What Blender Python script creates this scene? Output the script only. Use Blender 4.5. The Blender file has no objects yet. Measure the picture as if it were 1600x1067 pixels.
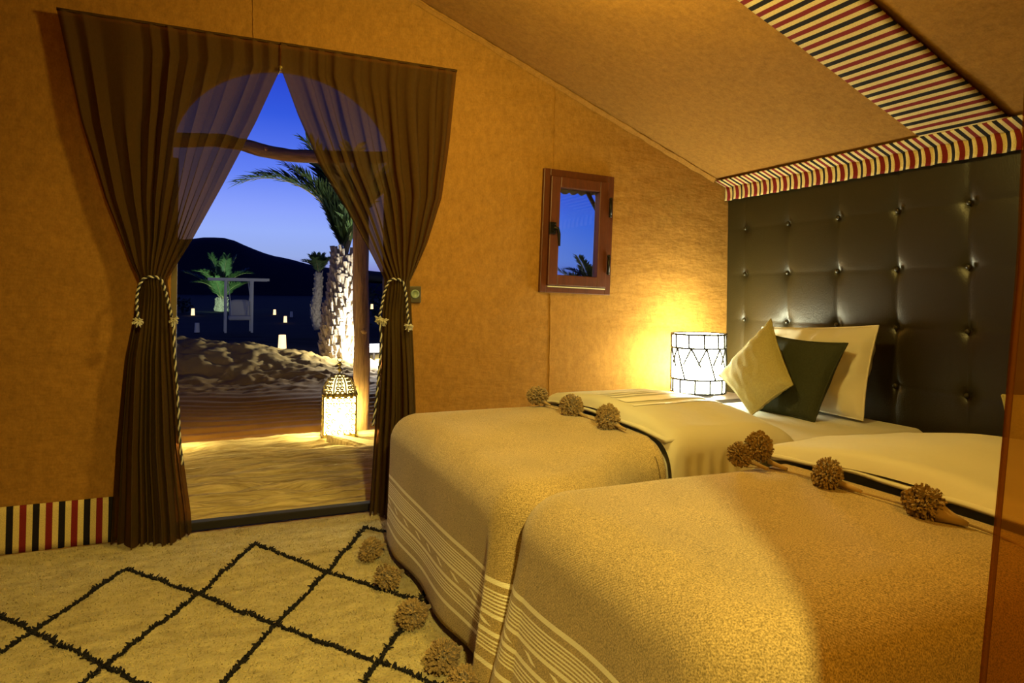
import bpy, bmesh, math, random
from mathutils import Vector, Matrix, noise
random.seed(7)
PI = math.pi
scn = bpy.context.scene
C = scn.collection

# ------------------------------------------------------------------ camera
cam_data = bpy.data.cameras.new('camera')
cam_data.sensor_width = 36.0
cam_data.lens = 1067.0 / 1600.0 * 36.0
cam_data.shift_y = -71.5 / 1600.0
cam_data.clip_start = 0.02
cam_data.clip_end = 3000
cam = bpy.data.objects.new('camera', cam_data)
C.objects.link(cam)
YAW = math.atan2(480, 1067)
cam.matrix_world = (Matrix.Translation((0, 0, 1.05)) @ Matrix.Rotation(-YAW, 4, 'Z') @
                    Matrix.Rotation(PI / 2, 4, 'X') @ Matrix.Rotation(0.013, 4, 'Z'))
scn.camera = cam

# ------------------------------------------------------------------ view, sky, lights
scn.view_settings.view_transform = 'Standard'
scn.view_settings.look = 'None'
scn.view_settings.gamma = 1.0
scn.view_settings.use_curve_mapping = False
scn.view_settings.exposure = 0.0


def lin(r, g, b):
    f = lambda c: (c / 255 / 12.92) if c <= 10 else ((c / 255 + 0.055) / 1.055) ** 2.4
    return (f(r), f(g), f(b), 1.0)


world = bpy.data.worlds.new('dusk_sky')
scn.world = world
world.use_nodes = True
wn = world.node_tree
wn.nodes.clear()
w_out = wn.nodes.new('ShaderNodeOutputWorld')
w_bg = wn.nodes.new('ShaderNodeBackground')
w_tc = wn.nodes.new('ShaderNodeTexCoord')
w_sep = wn.nodes.new('ShaderNodeSeparateXYZ')
w_ramp = wn.nodes.new('ShaderNodeValToRGB')
wn.links.new(w_tc.outputs['Generated'], w_sep.inputs[0])
wn.links.new(w_sep.outputs['Z'], w_ramp.inputs[0])
wn.links.new(w_bg.outputs[0], w_out.inputs[0])
cr = w_ramp.color_ramp
# two elevation gradients: towards the afterglow (+Y) and away from it
glow = [(0.0, (112, 92, 165)), (0.022, (128, 118, 190)), (0.05, (152, 172, 230)), (0.085, (152, 176, 250)), (0.115, (140, 163, 253)), (0.165, (100, 130, 245)),
        (0.24, (54, 92, 226)), (0.31, (40, 68, 212)), (0.45, (18, 27, 120)), (0.62, (10, 14, 70)), (1.0, (5, 7, 38))]
away = [(0.0, (88, 86, 165)), (0.05, (88, 122, 215)), (0.11, (54, 102, 222)), (0.15, (45, 86, 215)), (0.3, (28, 46, 165)), (0.45, (14, 20, 100)), (0.62, (9, 13, 66)), (1.0, (5, 7, 38))]
w_ramp2 = wn.nodes.new('ShaderNodeValToRGB')
for ramp_, st_ in ((w_ramp, glow), (w_ramp2, away)):
    cr = ramp_.color_ramp
    cr.elements[0].position, cr.elements[0].color = st_[0][0], lin(*st_[0][1])
    cr.elements[1].position, cr.elements[1].color = st_[-1][0], lin(*st_[-1][1])
    for p_, c_ in st_[1:-1]:
        e_ = cr.elements.new(p_)
        e_.color = lin(*c_)
wn.links.new(w_sep.outputs['Z'], w_ramp2.inputs[0])
w_mr = wn.nodes.new('ShaderNodeMapRange')
w_mr.interpolation_type = 'SMOOTHSTEP'
w_mr.inputs[1].default_value = 1.0
w_mr.inputs[2].default_value = 0.84
wn.links.new(w_sep.outputs['Y'], w_mr.inputs[0])
w_mix = wn.nodes.new('ShaderNodeMix')
w_mix.data_type = 'RGBA'
wn.links.new(w_mr.outputs[0], w_mix.inputs['Factor'])
wn.links.new(w_ramp.outputs[0], w_mix.inputs[6])
wn.links.new(w_ramp2.outputs[0], w_mix.inputs[7])
wn.links.new(w_mix.outputs[2], w_bg.inputs[0])
w_bg.inputs[1].default_value = 1.0


def point_light(name, loc, power, color, radius=0.05):
    d = bpy.data.lights.new(name, 'POINT')
    d.energy = power
    d.color = color
    d.shadow_soft_size = radius
    o = bpy.data.objects.new(name, d)
    o.location = loc
    C.objects.link(o)
    return o


def spot_light(name, loc, target, power, color, angle, radius=0.05, blend=0.4):
    d = bpy.data.lights.new(name, 'SPOT')
    d.energy = power
    d.color = color
    d.spot_size = angle
    d.spot_blend = blend
    d.shadow_soft_size = radius
    o = bpy.data.objects.new(name, d)
    o.location = loc
    o.rotation_euler = (Vector(target) - Vector(loc)).to_track_quat('-Z', 'Y').to_euler()
    C.objects.link(o)
    return o


# the tent's ridge lamp, above and behind the camera
spot_light('ridge_lamp_light', (0.18, -0.75, 2.15), (0.85, 1.6, 0.45), 330, (1.0, 0.74, 0.18), 1.52, 0.06, 1.0)
# second lamp hung from the roof above the beds' feet
point_light('hanging_lamp_light', (1.0, 1.88, 2.14), 64, (1.0, 0.74, 0.17), 0.10)
# camp floodlights
point_light('floodlight_light', (2.50, 10.22, 0.36), 300, (0.93, 0.97, 1.0), 0.07)
spot_light('palm_uplight', (0.4, 43.0, 0.3), (0.9, 47.0, 2.2), 700, (0.6, 1.0, 0.75), 1.6, 0.1)
spot_light('far_palm_uplight', (3.4, 18.0, 0.2), (3.0, 20.2, 1.4), 60, (0.95, 0.95, 0.85), 1.2, 0.05)

# ------------------------------------------------------------------ helpers


class MB:
    """collects verts and faces; build() links them as ONE mesh object"""

    def __init__(s):
        s.v, s.f, s.uv = [], [], None

    def add(s, verts, faces):
        o = len(s.v)
        s.v.extend(tuple(p) for p in verts)
        s.f.extend(tuple(i + o for i in f) for f in faces)

    def box(s, c, d, rot=None, taper=1.0):
        x, y, z = d[0] / 2, d[1] / 2, d[2] / 2
        vs = [Vector((sx * x * (taper if sz > 0 else 1), sy * y * (taper if sz > 0 else 1), sz * z)) for sz in (-1, 1) for sy in (-1, 1) for sx in (-1, 1)]
        if rot is not None:
            vs = [rot @ p for p in vs]
        vs = [p + Vector(c) for p in vs]
        s.add(vs, [(0, 2, 3, 1), (4, 5, 7, 6), (0, 1, 5, 4), (2, 6, 7, 3), (0, 4, 6, 2), (1, 3, 7, 5)])

    def tube(s, pts, r, n=6, cap=True):
        pts = [Vector(p) for p in pts]
        m = len(pts)
        rs = r if isinstance(r, (list, tuple)) else [r] * m
        t0 = (pts[1] - pts[0]).normalized()
        up = Vector((0, 0, 1)) if abs(t0.z) < 0.9 else Vector((1, 0, 0))
        a = t0.cross(up).normalized()
        vs, fs = [], []
        for i, p in enumerate(pts):
            t = (pts[min(i + 1, m - 1)] - pts[max(i - 1, 0)])
            if t.length < 1e-9:
                t = t0
            t.normalize()
            a = (a - t * a.dot(t))
            if a.length < 1e-6:
                a = t.orthogonal()
            a.normalize()
            b = t.cross(a)
            for k in range(n):
                q = 2 * PI * k / n
                vs.append(p + (a * math.cos(q) + b * math.sin(q)) * rs[i])
        for i in range(m - 1):
            for k in range(n):
                fs.append((i * n + k, i * n + (k + 1) % n, (i + 1) * n + (k + 1) % n, (i + 1) * n + k))
        if cap:
            fs.append(tuple(range(n - 1, -1, -1)))
            fs.append(tuple((m - 1) * n + k for k in range(n)))
        s.add(vs, fs)

    def lathe(s, prof, c=(0, 0, 0), n=24, rot=0.0, cap=True):
        vs, fs = [], []
        for (r, z) in prof:
            for k in range(n):
                q = 2 * PI * k / n + rot
                vs.append((c[0] + r * math.cos(q), c[1] + r * math.sin(q), c[2] + z))
        for i in range(len(prof) - 1):
            for k in range(n):
                fs.append((i * n + k, i * n + (k + 1) % n, (i + 1) * n + (k + 1) % n, (i + 1) * n + k))
        if cap:
            fs.append(tuple(range(n - 1, -1, -1)))
            fs.append(tuple((len(prof) - 1) * n + k for k in range(n)))
        s.add(vs, fs)

    def ball(s, c, r, n=10, sc=(1, 1, 1)):
        prof = [(max(1e-4, math.sin(PI * i / (n // 2 + 2))) * r * sc[0], -math.cos(PI * i / (n // 2 + 2)) * r * sc[2]) for i in range(n // 2 + 3)]
        s.lathe(prof, c, n)

    def grid(s, nu, nv, fn, uvfn=None):
        """fn(u,v) with u,v in 0..1; stores uv"""
        o = len(s.v)
        if s.uv is None:
            s.uv = [(0, 0)] * o
        for j in range(nv + 1):
            for i in range(nu + 1):
                u, v = i / nu, j / nv
                s.v.append(tuple(fn(u, v)))
                s.uv.append(uvfn(u, v) if uvfn else (u, v))
        for j in range(nv):
            for i in range(nu):
                a = o + j * (nu + 1) + i
                s.f.append((a, a + 1, a + nu + 2, a + nu + 1))

    def mesh(s, name, smooth=False):
        me = bpy.data.meshes.new(name)
        me.from_pydata(s.v, [], s.f)
        if s.uv is not None and len(s.uv) == len(s.v):
            l = me.uv_layers.new(name='UVMap')
            flat = []
            for lp in me.loops:
                flat.extend(s.uv[lp.vertex_index])
            l.data.foreach_set('uv', flat)
        if smooth:
            me.polygons.foreach_set('use_smooth', [True] * len(me.polygons))
        me.update()
        return me

    def build(s, name, mat, parent=None, smooth=False, recalc=True, bevel=0.0, label=None):
        me = s.mesh(name, smooth)
        if recalc:
            bm = bmesh.new()
            bm.from_mesh(me)
            bmesh.ops.recalc_face_normals(bm, faces=bm.faces)
            bm.to_mesh(me)
            bm.free()
        me.materials.append(mat)
        return link(name, me, parent, bevel, label)


def link(name, me, parent=None, bevel=0.0, label=None):
    o = bpy.data.objects.new(name, me)
    C.objects.link(o)
    if parent is not None:
        o.parent = parent
        o.matrix_parent_inverse = Matrix.Translation(-Vector(parent.location)) if parent.rotation_euler[2] == 0 and parent.type == 'EMPTY' else Matrix.Identity(4)
    if bevel:
        m = o.modifiers.new('bevel', 'BEVEL')
        m.width = bevel
        m.segments = 2
        m.limit_method = 'ANGLE'
    if label:
        o['label'] = label
    return o


def tag(o, label, cat, group=None, kind=None):
    o['label'] = label
    if cat:
        o['category'] = cat
    if group:
        o['group'] = group
    if kind:
        o['kind'] = kind
    return o


def thing(name, loc, label, cat, group=None, kind=None):
    o = bpy.data.objects.new(name, None)
    o.empty_display_size = 0.1
    o.location = loc
    C.objects.link(o)
    return tag(o, label, cat, group, kind)


def struct(o, label=None):
    o['kind'] = 'structure'
    if label:
        o['label'] = label
    return o


def copy_tree(o, parent=None, delta=None):
    c = o.copy()
    C.objects.link(c)
    if parent is not None:
        c.parent = parent
    elif delta is not None:
        c.location = Vector(o.location) + Vector(delta)
    for ch in list(o.children):
        copy_tree(ch, c)
    return c


def smooth(a, b, x):
    t = max(0.0, min(1.0, (x - a) / (b - a)))
    return t * t * (3 - 2 * t)


def interp(tab, x):
    """piecewise-linear table [(x, y)...] sorted by x"""
    if x <= tab[0][0]:
        return tab[0][1]
    for (a, b), (c, d) in zip(tab, tab[1:]):
        if x <= c:
            return b + (d - b) * (x - a) / (c - a)
    return tab[-1][1]


def nz(x, y=0.0, z=0.0):
    return noise.noise(Vector((x, y, z)))


# ------------------------------------------------------------------ materials
def new_mat(name):
    m = bpy.data.materials.new(name)
    m.use_nodes = True
    nt = m.node_tree
    b = nt.nodes.get('Principled BSDF')
    return m, nt, b


def mat(name, col, rough=0.7, metal=0.0, var=0.0, scale=8.0, bump=0.0, bscale=60.0, stretch=(1, 1, 1), col2=None, spec=0.5, sheen=0.0, detail=4.0):
    m, nt, b = new_mat(name)
    b.inputs['Base Color'].default_value = (*col, 1)
    b.inputs['Roughness'].default_value = rough
    b.inputs['Metallic'].default_value = metal
    b.inputs['Specular IOR Level'].default_value = spec
    if sheen:
        b.inputs['Sheen Weight'].default_value = sheen
        b.inputs['Sheen Roughness'].default_value = 0.5
    tc = nt.nodes.new('ShaderNodeTexCoord')
    mp = nt.nodes.new('ShaderNodeMapping')
    mp.inputs['Scale'].default_value = stretch
    nt.links.new(tc.outputs['Object'], mp.inputs[0])
    if var or col2:
        n = nt.nodes.new('ShaderNodeTexNoise')
        n.inputs['Scale'].default_value = scale
        n.inputs['Detail'].default_value = detail
        n.inputs['Roughness'].default_value = 0.65
        nt.links.new(mp.outputs[0], n.inputs['Vector'])
        r = nt.nodes.new('ShaderNodeValToRGB')
        c2 = col2 or tuple(min(1, c * (1 + var)) for c in col)
        c1 = col if col2 else tuple(c * (1 - var) for c in col)
        r.color_ramp.elements[0].position = 0.3
        r.color_ramp.elements[1].position = 0.7
        r.color_ramp.elements[0].color = (*c1, 1)
        r.color_ramp.elements[1].color = (*c2, 1)
        nt.links.new(n.outputs['Fac'], r.inputs[0])
        nt.links.new(r.outputs[0], b.inputs['Base Color'])
    if bump:
        n2 = nt.nodes.new('ShaderNodeTexNoise')
        n2.inputs['Scale'].default_value = bscale
        n2.inputs['Detail'].default_value = 3.0
        nt.links.new(mp.outputs[0], n2.inputs['Vector'])
        bp = nt.nodes.new('ShaderNodeBump')
        bp.inputs['Strength'].default_value = bump
        bp.inputs['Distance'].default_value = 0.01
        nt.links.new(n2.outputs['Fac'], bp.inputs['Height'])
        nt.links.new(bp.outputs[0], b.inputs['Normal'])
    return m


def emit_mat(name, col, strength):
    m, nt, b = new_mat(name)
    b.inputs['Base Color'].default_value = (0.4, 0.35, 0.25, 1)
    b.inputs['Emission Color'].default_value = (*col, 1)
    b.inputs['Emission Strength'].default_value = strength
    return m


def canvas_mat(name, col):
    """felted tent wool: mottled ochre with a woven relief and soft wrinkles"""
    m, nt, b = new_mat(name)
    b.inputs['Roughness'].default_value = 0.9
    b.inputs['Specular IOR Level'].default_value = 0.15
    tc = nt.nodes.new('ShaderNodeTexCoord')
    def nse(scale, det, stretch=(1, 1, 1), rough=0.6):
        mp = nt.nodes.new('ShaderNodeMapping')
        mp.inputs['Scale'].default_value = stretch
        nt.links.new(tc.outputs['Object'], mp.inputs[0])
        n = nt.nodes.new('ShaderNodeTexNoise')
        n.inputs['Scale'].default_value = scale
        n.inputs['Detail'].default_value = det
        n.inputs['Roughness'].default_value = rough
        nt.links.new(mp.outputs[0], n.inputs['Vector'])
        return n.outputs['Fac']
    big, mid, fine = nse(2.2, 6), nse(34, 6, (1, 1, 0.6), 0.8), nse(150, 3, (1, 1, 0.5))
    def mix(a, bb, fac_socket):
        mx = nt.nodes.new('ShaderNodeMix')
        mx.data_type = 'RGBA'
        nt.links.new(fac_socket, mx.inputs['Factor'])
        for k, c in ((6, a), (7, bb)):
            if isinstance(c, tuple):
                mx.inputs[k].default_value = (*c, 1)
            else:
                nt.links.new(c, mx.inputs[k])
        return mx.outputs[2]
    k = lambda f: tuple(c * f for c in col)
    def ramp(s, lo, hi):
        r = nt.nodes.new('ShaderNodeMapRange')
        r.inputs[1].default_value = lo
        r.inputs[2].default_value = hi
        nt.links.new(s, r.inputs[0])
        return r.outputs[0]
    c1 = mix(k(0.80), k(1.12), ramp(big, 0.3, 0.7))
    c2 = mix(k(0.52), k(1.42), ramp(mid, 0.34, 0.66))
    c3 = mix(k(0.72), k(1.28), ramp(fine, 0.3, 0.7))
    half = nt.nodes.new('ShaderNodeValue')
    half.outputs[0].default_value = 0.58
    c = mix(c1, c2, half.outputs[0])
    third = nt.nodes.new('ShaderNodeValue')
    third.outputs[0].default_value = 0.34
    c = mix(c, c3, third.outputs[0])
    nt.links.new(c, b.inputs['Base Color'])
    wr = nse(3.0, 4, (1, 1, 2.6))
    b1 = nt.nodes.new('ShaderNodeBump')
    b1.inputs['Strength'].default_value = 0.35
    b1.inputs['Distance'].default_value = 0.05
    nt.links.new(wr, b1.inputs['Height'])
    b2 = nt.nodes.new('ShaderNodeBump')
    b2.inputs['Strength'].default_value = 0.3
    b2.inputs['Distance'].default_value = 0.004
    nt.links.new(mid, b2.inputs['Height'])
    nt.links.new(b1.outputs[0], b2.inputs['Normal'])
    nt.links.new(b2.outputs[0], b.inputs['Normal'])
    return m


def stripe_mat(name, period=0.0825, phase=0.0, weave=(1, 40)):
    """red / cream / black / cream woven stripes along UV.x (metres)"""
    m, nt, b = new_mat(name)
    b.inputs['Roughness'].default_value = 0.85
    b.inputs['Specular IOR Level'].default_value = 0.2
    uv = nt.nodes.new('ShaderNodeUVMap')
    sp = nt.nodes.new('ShaderNodeSeparateXYZ')
    nt.links.new(uv.outputs[0], sp.inputs[0])
    d = nt.nodes.new('ShaderNodeMath')
    d.operation = 'MULTIPLY_ADD'
    d.inputs[1].default_value = 1 / period
    d.inputs[2].default_value = phase
    nt.links.new(sp.outputs[0], d.inputs[0])
    fr = nt.nodes.new('ShaderNodeMath')
    fr.operation = 'FRACT'
    nt.links.new(d.outputs[0], fr.inputs[0])
    r = nt.nodes.new('ShaderNodeValToRGB')
    r.color_ramp.interpolation = 'CONSTANT'
    red, cream, black = (0.20, 0.016, 0.018, 1), (0.68, 0.54, 0.24, 1), (0.012, 0.009, 0.012, 1)
    els = r.color_ramp.elements
    els[0].position, els[0].color = 0.0, red
    els[1].position, els[1].color = 0.26, cream
    for p, c in ((0.5, black), (0.76, cream)):
        e = els.new(p)
        e.color = c
    nt.links.new(fr.outputs[0], r.inputs[0])
    # thread relief
    n = nt.nodes.new('ShaderNodeTexNoise')
    n.inputs['Scale'].default_value = 250
    mp = nt.nodes.new('ShaderNodeMapping')
    mp.inputs['Scale'].default_value = (weave[0], weave[1] / 40.0, 1)
    nt.links.new(uv.outputs[0], mp.inputs[0])
    nt.links.new(mp.outputs[0], n.inputs['Vector'])
    mx = nt.nodes.new('ShaderNodeMix')
    mx.data_type = 'RGBA'
    mx.blend_type = 'MULTIPLY'
    mx.inputs['Factor'].default_value = 0.5
    rr = nt.nodes.new('ShaderNodeMapRange')
    rr.inputs[1].default_value = 0.3
    rr.inputs[2].default_value = 0.7
    rr.inputs[3].default_value = 0.55
    rr.inputs[4].default_value = 1.15
    nt.links.new(n.outputs['Fac'], rr.inputs[0])
    nt.links.new(r.outputs[0], mx.inputs[6])
    nt.links.new(rr.outputs[0], mx.inputs[7])
    nt.links.new(mx.outputs[2], b.inputs['Base Color'])
    bp = nt.nodes.new('ShaderNodeBump')
    bp.inputs['Strength'].default_value = 0.4
    bp.inputs['Distance'].default_value = 0.003
    nt.links.new(n.outputs['Fac'], bp.inputs['Height'])
    nt.links.new(bp.outputs[0], b.inputs['Normal'])
    return m


def sheer_mat(name, col, trans_col, trans, transl=0.3):
    m, nt, b = new_mat(name)
    nt.nodes.remove(b)
    out = nt.nodes.get('Material Output')
    df = nt.nodes.new('ShaderNodeBsdfDiffuse')
    tl = nt.nodes.new('ShaderNodeBsdfTranslucent')
    tr = nt.nodes.new('ShaderNodeBsdfTransparent')
    tc = nt.nodes.new('ShaderNodeTexCoord')
    n = nt.nodes.new('ShaderNodeTexNoise')
    n.inputs['Scale'].default_value = 120
    nt.links.new(tc.outputs['UV'], n.inputs['Vector'])
    mc = nt.nodes.new('ShaderNodeMix')
    mc.data_type = 'RGBA'
    mc.inputs[6].default_value = (*[c * 0.85 for c in col], 1)
    mc.inputs[7].default_value = (*[c * 1.15 for c in col], 1)
    nt.links.new(n.outputs['Fac'], mc.inputs['Factor'])
    nt.links.new(mc.outputs[2], df.inputs[0])
    nt.links.new(mc.outputs[2], tl.inputs[0])
    tr.inputs[0].default_value = (*trans_col, 1)
    m1 = nt.nodes.new('ShaderNodeMixShader')
    m1.inputs[0].default_value = transl
    nt.links.new(df.outputs[0], m1.inputs[1])
    nt.links.new(tl.outputs[0], m1.inputs[2])
    m2 = nt.nodes.new('ShaderNodeMixShader')
    m2.inputs[0].default_value = trans
    nt.links.new(m1.outputs[0], m2.inputs[1])
    nt.links.new(tr.outputs[0], m2.inputs[2])
    nt.links.new(m2.outputs[0], out.inputs[0])
    return m


def blanket_mat(name):
    """coarse tan weave with white bands; UV.y = metres below the first band"""
    m, nt, b = new_mat(name)
    b.inputs['Roughness'].default_value = 0.85
    b.inputs['Specular IOR Level'].default_value = 0.2
    b.inputs['Sheen Weight'].default_value = 0.25
    uv = nt.nodes.new('ShaderNodeUVMap')
    sp = nt.nodes.new('ShaderNodeSeparateXYZ')
    nt.links.new(uv.outputs[0], sp.inputs[0])
    tc = nt.nodes.new('ShaderNodeTexCoord')
    n = nt.nodes.new('ShaderNodeTexNoise')
    n.inputs['Scale'].default_value = 330
    n.inputs['Detail'].default_value = 2
    nt.links.new(tc.outputs['Object'], n.inputs['Vector'])
    nb = nt.nodes.new('ShaderNodeTexNoise')
    nb.inputs['Scale'].default_value = 5
    nb.inputs['Detail'].default_value = 5
    nt.links.new(tc.outputs['Object'], nb.inputs['Vector'])
    tan_lo, tan_hi = (0.23, 0.165, 0.065), (0.66, 0.485, 0.225)
    r0 = nt.nodes.new('ShaderNodeValToRGB')
    r0.color_ramp.elements[0].position = 0.32
    r0.color_ramp.elements[1].position = 0.68
    r0.color_ramp.elements[0].color = (*tan_lo, 1)
    r0.color_ramp.elements[1].color = (*tan_hi, 1)
    nt.links.new(n.outputs['Fac'], r0.inputs[0])
    mv = nt.nodes.new('ShaderNodeMix')
    mv.data_type = 'RGBA'
    mv.blend_type = 'MULTIPLY'
    mv.inputs['Factor'].default_value = 0.5
    rb = nt.nodes.new('ShaderNodeMapRange')
    rb.inputs[1].default_value = 0.3
    rb.inputs[2].default_value = 0.7
    rb.inputs[3].default_value = 0.75
    rb.inputs[4].default_value = 1.1
    nt.links.new(nb.outputs['Fac'], rb.inputs[0])
    nt.links.new(r0.outputs[0], mv.inputs[6])
    nt.links.new(rb.outputs[0], mv.inputs[7])
    # bands
    span = 0.225
    dv = nt.nodes.new('ShaderNodeMath')
    dv.operation = 'DIVIDE'
    dv.inputs[1].default_value = span
    nt.links.new(sp.outputs[1], dv.inputs[0])
    rs = nt.nodes.new('ShaderNodeValToRGB')
    rs.color_ramp.interpolation = 'CONSTANT'
    bands = [(0.004, 0.016)] + [(0.032 + 0.0085 * i, 0.0362 + 0.0085 * i) for i in range(6)] + [(0.084, 0.094), (0.124, 0.135)] + \
            [(0.143 + 0.0085 * i, 0.147 + 0.0085 * i) for i in range(4)] + [(0.196, 0.208)]
    els = rs.color_ramp.elements
    els[0].position, els[0].color = 0.0, (0, 0, 0, 1)
    els[1].position, els[1].color = 1.0, (0, 0, 0, 1)
    for a, c in bands:
        e = els.new(a / span)
        e.color = (1, 1, 1, 1)
        e = els.new(c / span)
        e.color = (0, 0, 0, 1)
    nt.links.new(dv.outputs[0], rs.inputs[0])
    # broken dashes of the middle motif
    ck = nt.nodes.new('ShaderNodeMath')
    ck.operation = 'MULTIPLY'
    ck.inputs[1].default_value = 38.0
    nt.links.new(sp.outputs[0], ck.inputs[0])
    sk = nt.nodes.new('ShaderNodeMath')
    sk.operation = 'MULTIPLY_ADD'
    sk.inputs[1].default_value = 150.0
    nt.links.new(sp.outputs[1], sk.inputs[0])
    nt.links.new(ck.outputs[0], sk.inputs[2])
    sn = nt.nodes.new('ShaderNodeMath')
    sn.operation = 'SINE'
    nt.links.new(sk.outputs[0], sn.inputs[0])
    gt = nt.nodes.new('ShaderNodeMath')
    gt.operation = 'GREATER_THAN'
    gt.inputs[1].default_value = 0.78
    nt.links.new(sn.outputs[0], gt.inputs[0])
    cmp_ = nt.nodes.new('ShaderNodeMath')
    cmp_.operation = 'COMPARE'
    cmp_.inputs[1].default_value = 0.109
    cmp_.inputs[2].default_value = 0.007
    nt.links.new(sp.outputs[1], cmp_.inputs[0])
    an = nt.nodes.new('ShaderNodeMath')
    an.operation = 'MULTIPLY'
    nt.links.new(gt.outputs[0], an.inputs[0])
    nt.links.new(cmp_.outputs[0], an.inputs[1])
    ad = nt.nodes.new('ShaderNodeMath')
    ad.operation = 'ADD'
    ad.use_clamp = True
    nt.links.new(rs.outputs[0], ad.inputs[0])
    nt.links.new(an.outputs[0], ad.inputs[1])
    ms = nt.nodes.new('ShaderNodeMix')
    ms.data_type = 'RGBA'
    nt.links.new(ad.outputs[0], ms.inputs['Factor'])
    nt.links.new(mv.outputs[2], ms.inputs[6])
    ms.inputs[7].default_value = (0.95, 0.90, 0.68, 1)
    nt.links.new(ms.outputs[2], b.inputs['Base Color'])
    wv = nt.nodes.new('ShaderNodeTexWave')
    wv.inputs['Scale'].default_value = 75
    wv.inputs['Distortion'].default_value = 1.2
    wv.inputs['Detail'].default_value = 1
    wv.bands_direction = 'DIAGONAL'
    nt.links.new(tc.outputs['Object'], wv.inputs['Vector'])
    hm = nt.nodes.new('ShaderNodeMath')
    hm.operation = 'ADD'
    nt.links.new(n.outputs['Fac'], hm.inputs[0])
    wk = nt.nodes.new('ShaderNodeMath')
    wk.operation = 'MULTIPLY'
    wk.inputs[1].default_value = 0.35
    nt.links.new(wv.outputs['Fac'], wk.inputs[0])
    nt.links.new(wk.outputs[0], hm.inputs[1])
    bp = nt.nodes.new('ShaderNodeBump')
    bp.inputs['Strength'].default_value = 0.45
    bp.inputs['Distance'].default_value = 0.003
    nt.links.new(hm.outputs[0], bp.inputs['Height'])
    nt.links.new(bp.outputs[0], b.inputs['Normal'])
    return m


M = {}
M['canvas'] = canvas_mat('ochre_wool_canvas', (0.31, 0.152, 0.029))
M['stripe_roof'] = stripe_mat('striped_weave_roof', 0.0845)
M['stripe_val'] = stripe_mat('striped_weave_valance', 0.074)
M['stripe_skirt'] = stripe_mat('striped_weave_skirting', 0.088, 0.55)
M['curtain'] = sheer_mat('brown_sheer_curtain', (0.082, 0.050, 0.016), (0.92, 0.42, 0.22), 0.17, 0.3)
M['orange_sheer'] = sheer_mat('orange_sheer_cloth', (0.10, 0.032, 0.003), (0.95, 0.60, 0.18), 0.42, 0.45)
M['blanket'] = blanket_mat('tan_woven_blanket')
M['pom'] = mat('tan_yarn', (0.30, 0.205, 0.095), 0.95, var=0.55, scale=4.5, sheen=0.3, spec=0.1)
M['duvet'] = mat('cream_cotton', (0.66, 0.63, 0.50), 0.75, bump=0.25, bscale=14, spec=0.25)
M['satin'] = mat('white_satin_band', (0.90, 0.88, 0.78), 0.35, spec=0.5)
M['sheet'] = mat('white_sheet', (0.68, 0.66, 0.58), 0.75, bump=0.2, bscale=12, spec=0.25)
M['pillow'] = mat('white_pillowcase', (0.66, 0.62, 0.50), 0.75, bump=0.3, bscale=12, spec=0.25)
M['olive'] = mat('olive_linen', (0.40, 0.36, 0.155), 0.85, var=0.12, scale=120, bump=0.25, bscale=200, spec=0.2)
M['dark_green'] = mat('dark_green_linen', (0.040, 0.046, 0.024), 0.85, var=0.15, scale=120, bump=0.25, bscale=200, spec=0.2)
M['leather'] = mat('dark_brown_leather', (0.020, 0.015, 0.004), 0.36, bump=0.10, bscale=160, spec=0.5)
M['bed_wood'] = mat('dark_bed_wood', (0.05, 0.03, 0.015), 0.5, var=0.3, scale=6, stretch=(1, 12, 12))
M['wood_red'] = mat('red_brown_window_wood', (0.088, 0.022, 0.006), 0.42, var=0.25, scale=9, stretch=(6, 6, 1), spec=0.45)
M['iron'] = mat('black_iron', (0.015, 0.013, 0.012), 0.4, metal=0.6)
M['brass'] = mat('aged_brass', (0.36, 0.27, 0.07), 0.4, metal=0.85, var=0.25, scale=30)
M['log'] = mat('rough_log', (0.34, 0.20, 0.075), 0.8, var=0.45, scale=7, stretch=(8, 8, 0.7), bump=0.6, bscale=22)
M['log_h'] = mat('rough_log_beam', (0.34, 0.20, 0.075), 0.8, var=0.45, scale=7, stretch=(0.7, 8, 8), bump=0.6, bscale=22)
M['straw'] = mat('straw_matting', (0.30, 0.21, 0.08), 0.9, scale=16, stretch=(0.22, 6, 1), col2=(0.80, 0.65, 0.33), bump=0.7, bscale=40, spec=0.15)
M['pile'] = mat('cream_wool_pile', (0.36, 0.29, 0.135), 0.95, scale=14, stretch=(0.7, 1.6, 1), col2=(0.60, 0.51, 0.255), bump=0.6, bscale=150, spec=0.08, sheen=0.2)
M['pile_black'] = mat('black_wool_pile', (0.018, 0.017, 0.022), 0.95, var=0.3, scale=80, spec=0.1)
M['threshold'] = mat('dark_threshold', (0.012, 0.009, 0.007), 0.85)
M['floor'] = mat('woven_floor_matting', (0.34, 0.20, 0.075), 0.9, var=0.2, scale=40, stretch=(1, 8, 1), bump=0.4, bscale=90)
M['trunk'] = mat('palm_leaf_bases', (0.36, 0.29, 0.19), 0.9, var=0.5, scale=16, bump=0.6, bscale=30)
M['frond'] = mat('palm_leaflet', (0.075, 0.125, 0.035), 0.55, var=0.35, scale=8)
M['frond_dark'] = mat('palm_leaflet_dark', (0.05, 0.085, 0.025), 0.55, var=0.35, scale=8)
M['rachis'] = mat('palm_rib', (0.42, 0.34, 0.13), 0.6)
M['rock'] = mat('mountain_rock', (0.016, 0.013, 0.014), 0.95, var=0.3, scale=0.05)
M['metal_pale'] = mat('pale_painted_metal', (0.62, 0.58, 0.38), 0.6)
M['cushion_pale'] = mat('pale_swing_fabric', (0.55, 0.50, 0.33), 0.9)
M['dark_cloth'] = mat('dark_tent_cloth', (0.02, 0.018, 0.016), 0.9)
M['hedge'] = mat('dark_hedge_leaf', (0.018, 0.03, 0.014), 0.7)
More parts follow.
